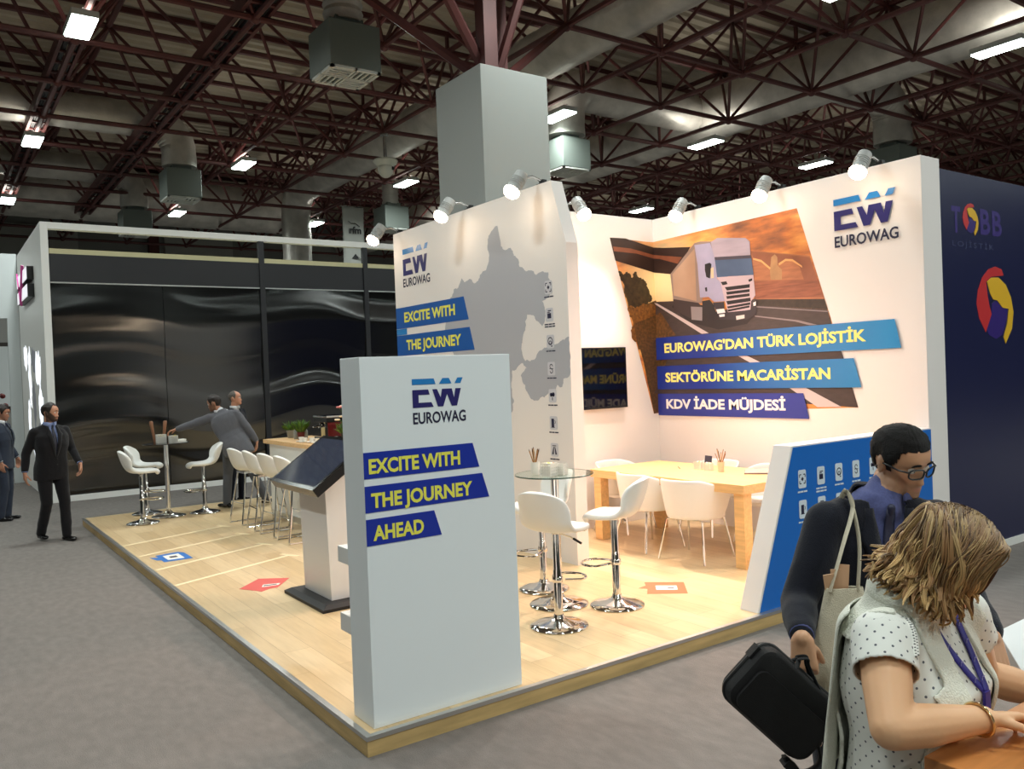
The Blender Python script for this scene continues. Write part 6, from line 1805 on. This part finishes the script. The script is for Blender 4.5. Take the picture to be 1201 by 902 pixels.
# ---- dotted blouse: cylinder coordinates stored for the dots
DOTS = mat('dotted_cotton', (226, 228, 222), .8, spec=.2)
nt, b = nodes_of(DOTS)
uvn = nt.nodes.new('ShaderNodeUVMap'); uvn.uv_map = 'cloth'
sx = nt.nodes.new('ShaderNodeSeparateXYZ'); nt.links.new(uvn.outputs[0], sx.inputs[0])
def M2(op, a, c=None):
    n = nt.nodes.new('ShaderNodeMath'); n.operation = op
    for i, x in enumerate((a, c)):
        if x is None: continue
        if isinstance(x, (int, float)): n.inputs[i].default_value = x
        else: nt.links.new(x, n.inputs[i])
    return n.outputs[0]
P1 = .034
def dot_layer(ou, ov):
    u = M2('SUBTRACT', M2('FRACT', M2('ADD', M2('DIVIDE', sx.outputs[0], P1), ou)), .5); v = M2('SUBTRACT', M2('FRACT', M2('ADD', M2('DIVIDE', sx.outputs[1], P1), ov)), .5)
    return M2('LESS_THAN', M2('ADD', M2('MULTIPLY', u, u), M2('MULTIPLY', v, v)), .0068)
dd = M2('MAXIMUM', dot_layer(0, 0), dot_layer(.5, .5))
mx = nt.nodes.new('ShaderNodeMix'); mx.data_type = 'RGBA'
mx.inputs[6].default_value = rgb(228, 230, 224); mx.inputs[7].default_value = rgb(96, 100, 108)
nt.links.new(dd, mx.inputs[0]); nt.links.new(mx.outputs[2], b.inputs['Base Color'])
def cloth_uv(me, fn):
    uvl = me.uv_layers.new(name='cloth')
    for p in me.polygons:
        q = [fn(me.vertices[me.loops[i].vertex_index].co) for i in p.loop_indices]
        u0 = q[0][0]
        for i, w in zip(p.loop_indices, q):
            u = w[0]
            if u - u0 > .5: u -= w[2]
            if u0 - u > .5: u += w[2]
            uvl.data[i].uv = (u, w[1])
mb = MB(); torso(mb, WJ, FEM[:-1] + [(1.0, .078, .062, -.006)], .004)
for s in 'LR':
    sh, el = WJ['s' + s], WJ['e' + s]
    mb.cap(WJ['chest'].lerp(sh, .55), .06, sh, .064); mb.cap(sh, .066, sh.lerp(el, .42), .066)
bme = fuse(mb, .008, 3, .5, 'blouse'); wrinkle(bme, .006, 9, 5.0, (1, 1, .8))
shR, elR, shL, elL = WJ['sR'], WJ['eR'], WJ['sL'], WJ['eL']
def keep_b(p):
    for sh, el in ((shR, elR), (shL, elL)):
        d = (el - sh); t = (p - sh).dot(d) / d.length_squared; r = (p - sh - d * t).length
        if t > .40 and r < .10: return False
    if (p - (N + V((.035, 0, .03)))).length < .075: return False
    return True
cull(bme, keep_b)
def uvf(co):
    for sh, el, k in ((shR, elR, 1), (shL, elL, -1)):
        d = (el - sh).normalized(); t = (co - sh).dot(d); q = co - sh - d * t
        if t > -.015 and q.length < .085 and (co.y - sh.y) * k < .03:
            e1 = d.orthogonal().normalized(); e2 = d.cross(e1); return (atan2(q.dot(e2), q.dot(e1)) * .068, t + .013, 2 * pi * .068)
    return (atan2(co.y, co.x + .0) * .165, co.z, 2 * pi * .165)
cloth_uv(bme, uvf)
bo = link(bme, 'blouse', DOTS, wroot); sk = bo.modifiers.new('s', 'SMOOTH'); sk.factor = .5; sk.iterations = 4; sd = bo.modifiers.new('t', 'SOLIDIFY'); sd.thickness = .003; sd.offset = 1
# lace trims on the right sleeve
bvb = BVHTree.FromPolygons([v.co for v in bme.vertices], [list(p.vertices) for p in bme.polygons])
LACE = mat('lace_white', (232, 232, 226), .8); LACED = mat('lace_hole', (120, 122, 118), .9)
for k in range(2):
    pts = []
    for i in range(15):
        t = i / 14; g = shR + (elR - shR) * (-.12 + .5 * t) + WD((.012 + .016 * k + .02 * t, -.06, .045))
        h = bvb.find_nearest(g)
        if h[0] is not None: pts.append(h[0] + h[1] * .003)
    m = MB(); m.use(LACE); m.tube(pts, .0055, 6, flat=(1, .5)); m.use(LACED)
    for p_ in pts: m.ell(p_ + (p_ - shR).normalized() * .003, .0024, None, 8, 6)
    m.build('lace_trim', None, wroot)

# ---- white knitted vest with open front and long back
KNIT = mat('white_knit', (226, 228, 216), .9, bump=(220, .35), spec=.15)
mb = MB(); torso(mb, WJ, [(a, w + .004, d + .004, s_ - .004) for a, w, d, s_ in FEM[2:-1]] + [(1.0, .088, .076, -.012), (1.07, .080, .074, -.02)], .010)
for s in 'LR': mb.cap(WJ['chest'].lerp(WJ['s' + s], .55), .07, WJ['s' + s] - (WJ['s' + s] - WJ['chest']) * .05 + V((0, 0, .006)), .066)
vme = fuse(mb, .009, 4, .5, 'vest'); wrinkle(vme, .008, 8, 9.0, (1, 1, .5))
def keep_v(p):
    f_, l, z = p.x, p.y, p.z
    for sh, el, k in ((shR, elR, -1), (shL, elL, 1)):
        c = sh + V((.012, k * .022, -.055)); q = p - c
        if k > 0: continue
        if (q.x / .085) ** 2 + (q.z / .115) ** 2 < 1 and k * l > .10: return False
        if k * l > .135 and z < sh.z - .03: return False
    if z < .95 and f_ > -.06: return False
    mid = .012
    w = .046 + .030 * max(0, (1.33 - z) / .3)
    if f_ > -.005 and abs(l - mid) < w: return False
    if f_ > .0 and z < .95: return False
    if z > N.z + .035 and f_ > .0: return False
    return True
cull(vme, keep_v)
vo = link(vme, 'vest', KNIT, wroot); sk = vo.modifiers.new('s', 'SMOOTH'); sk.factor = .5; sk.iterations = 10; sd = vo.modifiers.new('t', 'SOLIDIFY'); sd.thickness = .008; sd.offset = 1
# hanging back panel and rolled collar
rows = []
for j in range(15):
    t = j / 14; z = 1.335 - t * .42
    row = []
    for i in range(21):
        u = -1 + 2 * i / 20; y = u * (.165 + .03 * t)
        x = -.128 - .022 * t + .055 * abs(u) ** 2.5 * (1 - .3 * t) + .012 * sin(u * 9 + t * 2) * t + (.03 if j == 0 else 0)
        zz = z + (.012 * sin(i * 2.2) if j == 14 else 0)
        row.append(V((x - .01, y, zz)))
    rows.append(row)
grid_obj('vest_back', rows, KNIT, wroot, .007, 1)
m = MB()
cp = [N + V((.075 * cos(a) - .018, .098 * sin(a), .006 + .030 * -cos(a) + .012 * sin(a * 3))) for a in [radians(k) for k in range(42, 320, 16)]]
m.tube(catmull(cp, 3), .024, 10, flat=(1.0, .55), up=(0, 0, 1)); o = m.build('collar_roll', KNIT, wroot)

# ---- trousers and shoes
mb = MB(); torso(mb, WJ, [(-.35, .19, .14, -.01), (-.15, .198, .142, -.01), (.02, .186, .13, -.008)])
for s in 'LR':
    hp, kn, an = WJ['h' + s], WJ['k' + s], WJ['a' + s]; mb.cap(hp, .105, kn, .075); mb.cap(kn, .075, an - V((0, 0, .01)), .060)
tme = fuse(mb, .012, 4, .5, 'trousers'); link(tme, 'trousers', mat('trouser_light', (196, 194, 184), .85, bump=(200, .2)), wroot)
for s in 'LR':
    an = WJ['a' + s]; mb = MB(); mb.ell(an + V((-.03, 0, -.062)), (.045, .033, .026)); mb.ell(an + V((.06, 0, -.062)), (.08, .038, .026)); mb.ell(an + V((.13, 0, -.066)), (.05, .036, .021))
    link(fuse(mb, .008, 3, .5, 'shoe'), 'shoe', SHOE, wroot)

# ---- lanyard with badge
LANY = mat('lanyard_blue', (44, 36, 132), .5); LANYW = mat('lanyard_mark', (140, 140, 200), .5)
bvf = BVHTree.FromPolygons([v.co for v in bme.vertices], [list(p.vertices) for p in bme.polygons])
tip = (.0, 1.165)
for sd_ in (-1, 1):
    rows = []; marks = []
    for k in range(22):
        t = k / 21
        y = sd_ * .062 * (1 - t) ** .8 + .004; z = 1.345 - (1.345 - tip[1]) * t
        h = bvf.ray_cast(V((.5, y, z)), V((-1, 0, 0)))
        x = h[0].x if h[0] is not None else .11
        rows.append([V((x + .006 + (.003 if sd_ > 0 else 0), y + q * .010, z)) for q in (-1, 0, 1)])
    # smooth forward positions
    for _ in range(3):
        for k in range(1, 21):
            for q in range(3): rows[k][q].x = max(rows[k][q].x, (rows[k - 1][q].x + rows[k + 1][q].x) / 2)
    lo_ = grid_obj('lanyard', rows, LANY, wroot, .003, 0)
    m = MB()
    for k in range(2, 20, 4):
        c = rows[k][1] + V((.0035, 0, 0)); m.box(tuple(c + V((-.0005, -.006, -.006))), tuple(c + V((.0006, .006, -.004)))); m.box(tuple(c + V((-.0005, -.006, .004))), tuple(c + V((.0006, .006, .006)))); m.box(tuple(c + V((-.0005, -.006, -.006))), tuple(c + V((.0006, -.004, .006))))
    m.build('lanyard_print', LANYW, lo_)
e0 = rows[-1][1]
m = MB(); m.use(LANY); m.box(tuple(e0 + V((-.004, -.011, -.05))), tuple(e0 + V((.003, .011, .004)))); m.use(STEEL); m.tube([e0 + V((0, 0, -.05)), e0 + V((.004, 0, -.075))], .005, 8); m.build('clip', None, wroot)
rows = []
for j in range(7):
    rows.append([e0 + V((.006 + .010 * sin(i * 1.1 + j * .9) , -.034 + .068 * i / 6 + .02, -.055 - .10 * j / 6)) for i in range(7)])
grid_obj('badge', rows, mat('badge_plastic', (226, 230, 240), .12, spec=.8), wroot, .002, 1)
# necklace
m = MB(); m.tube([N + V((.062 * cos(a) + .012, .060 * sin(a), -.012 - .035 * max(0, cos(a)))) for a in [radians(k) for k in range(-100, 101, 12)]], .0022, 6); m.build('necklace', mat('gold', (212, 170, 90), .25, 1.0), wroot)
# bracelet on the right wrist
dw = (WJ['wR'] - WJ['eR']).normalized(); cw = WJ['wR'] - dw * .012
e1 = dw.orthogonal().normalized(); e2 = dw.cross(e1)
m = MB(); m.tube([cw + (e1 * cos(a) + e2 * sin(a)) * .0335 + dw * (.008 * sin(a)) for a in [2 * pi * k / 28 for k in range(28)]], .0032, 8, closed=True, flat=(1, 1.6)); m.build('bracelet', mat('gold_pale', (236, 216, 170), .2, 1.0), wroot)

# ---- wavy bob: a volume with many curved locks
HAIRW = mat('hair_blond', (150, 112, 66), .45, spec=.4)
nt, b = nodes_of(HAIRW)
at = nt.nodes.new('ShaderNodeAttribute'); at.attribute_name = 'lock'; nt.links.new(at.outputs['Color'], b.inputs['Base Color'])
rnd = random.Random(21)
m = MB(); cols = []
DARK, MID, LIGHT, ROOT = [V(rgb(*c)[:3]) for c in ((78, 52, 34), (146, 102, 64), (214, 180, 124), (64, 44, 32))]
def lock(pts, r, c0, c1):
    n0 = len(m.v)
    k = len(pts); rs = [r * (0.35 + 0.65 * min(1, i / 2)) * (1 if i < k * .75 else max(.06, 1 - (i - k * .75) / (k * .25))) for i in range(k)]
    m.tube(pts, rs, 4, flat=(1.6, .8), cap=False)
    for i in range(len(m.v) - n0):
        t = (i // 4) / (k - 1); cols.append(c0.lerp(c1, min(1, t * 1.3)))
# scalp shell
sh_r = head_rings(40, 64, off=.001, feat=False)
n0 = len(m.v); vs = []; okv = []
for i, r_ in enumerate(sh_r):
    for j, p in enumerate(r_):
        a = 2 * pi * j / 64; a = a if a <= pi else a - 2 * pi
        hl = lerpt(abs(math.degrees(a)), [(0, .055), (35, .045), (60, -.02), (80, -.10), (180, -.115)])
        n = V((p.x + .005, p.y, p.z)).normalized(); vs.append(MW @ (p + n * .004)); okv.append(p.z > hl)
m.add(vs, [q for q in ((i * 64 + j, i * 64 + (j + 1) % 64, (i + 1) * 64 + (j + 1) % 64, (i + 1) * 64 + j) for i in range(40) for j in range(64)) if all(okv[k] for k in q)])
cols += [DARK.lerp(MID, .3)] * len(vs)
for g_ in range(520):
    q0 = rnd.random(); sg_ = rnd.choice((-1, 1))
    aa = rnd.uniform(.62, 1.15) if q0 < .36 else rnd.uniform(1.1, pi)
    A = sg_ * aa; ex, ey = cos(A), sin(A); front = max(0, ex)
    rx = (rnd.uniform(-.01, .082) if front > .15 else rnd.uniform(-.095, .04))
    ry = -.012 + rnd.uniform(-.010, .010)
    root_ = V((rx, ry, .118 * sqrt(max(.05, 1 - ((rx + .008) / .118) ** 2)) + .012 + .006 * rnd.random()))
    rad = rnd.uniform(.092, .124)
    ez = -.070 - .075 * rnd.random() + (.02 if front > .4 else 0)
    end = V((ex * rad * (.84 if front > .3 else 1.12) - .008, ey * rad, ez))
    mid1 = V((rx * .62 + ex * .046, ey * .086 + ry * .2, .076 + rnd.uniform(-.012, .010)))
    mid2 = V((ex * (.106 if front < .3 else .092) - .006, ey * (.104 + .012 * rnd.random()), -.004 + rnd.uniform(-.02, .02)))
    flip = rnd.uniform(-.016, .022)
    C = catmull([root_, mid1, mid2, mid2.lerp(end, .55) - V((ex, ey, 0)) * .010, end + V((ex, ey, .25)) * flip], 6)
    tang = V((-ey, ex, 0)); out = V((ex, ey, 0))
    wv = rnd.uniform(.008, .018); fr_ = rnd.uniform(7.5, 11.5); pw = rnd.uniform(0, 6.28)
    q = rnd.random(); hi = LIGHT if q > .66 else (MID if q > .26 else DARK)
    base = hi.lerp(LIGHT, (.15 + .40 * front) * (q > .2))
    for k in range(18):
        ou, ot, ol = rnd.gauss(0, .0048), rnd.gauss(0, .0075), rnd.uniform(-.03, .03)
        pts = []; n_ = len(C)
        for i, p in enumerate(C):
            t = i / (n_ - 1); amp = wv * t ** 1.1; tp = (.45 + .9 * t * (1 - t) * 2) * (1 - .72 * t ** 3)
            pts.append(MW @ (p + tang * (sin(t * fr_ + pw + ol * 6) * amp + ot * tp) + out * (cos(t * fr_ + pw + ol * 6) * amp * .8 + ou * tp)))
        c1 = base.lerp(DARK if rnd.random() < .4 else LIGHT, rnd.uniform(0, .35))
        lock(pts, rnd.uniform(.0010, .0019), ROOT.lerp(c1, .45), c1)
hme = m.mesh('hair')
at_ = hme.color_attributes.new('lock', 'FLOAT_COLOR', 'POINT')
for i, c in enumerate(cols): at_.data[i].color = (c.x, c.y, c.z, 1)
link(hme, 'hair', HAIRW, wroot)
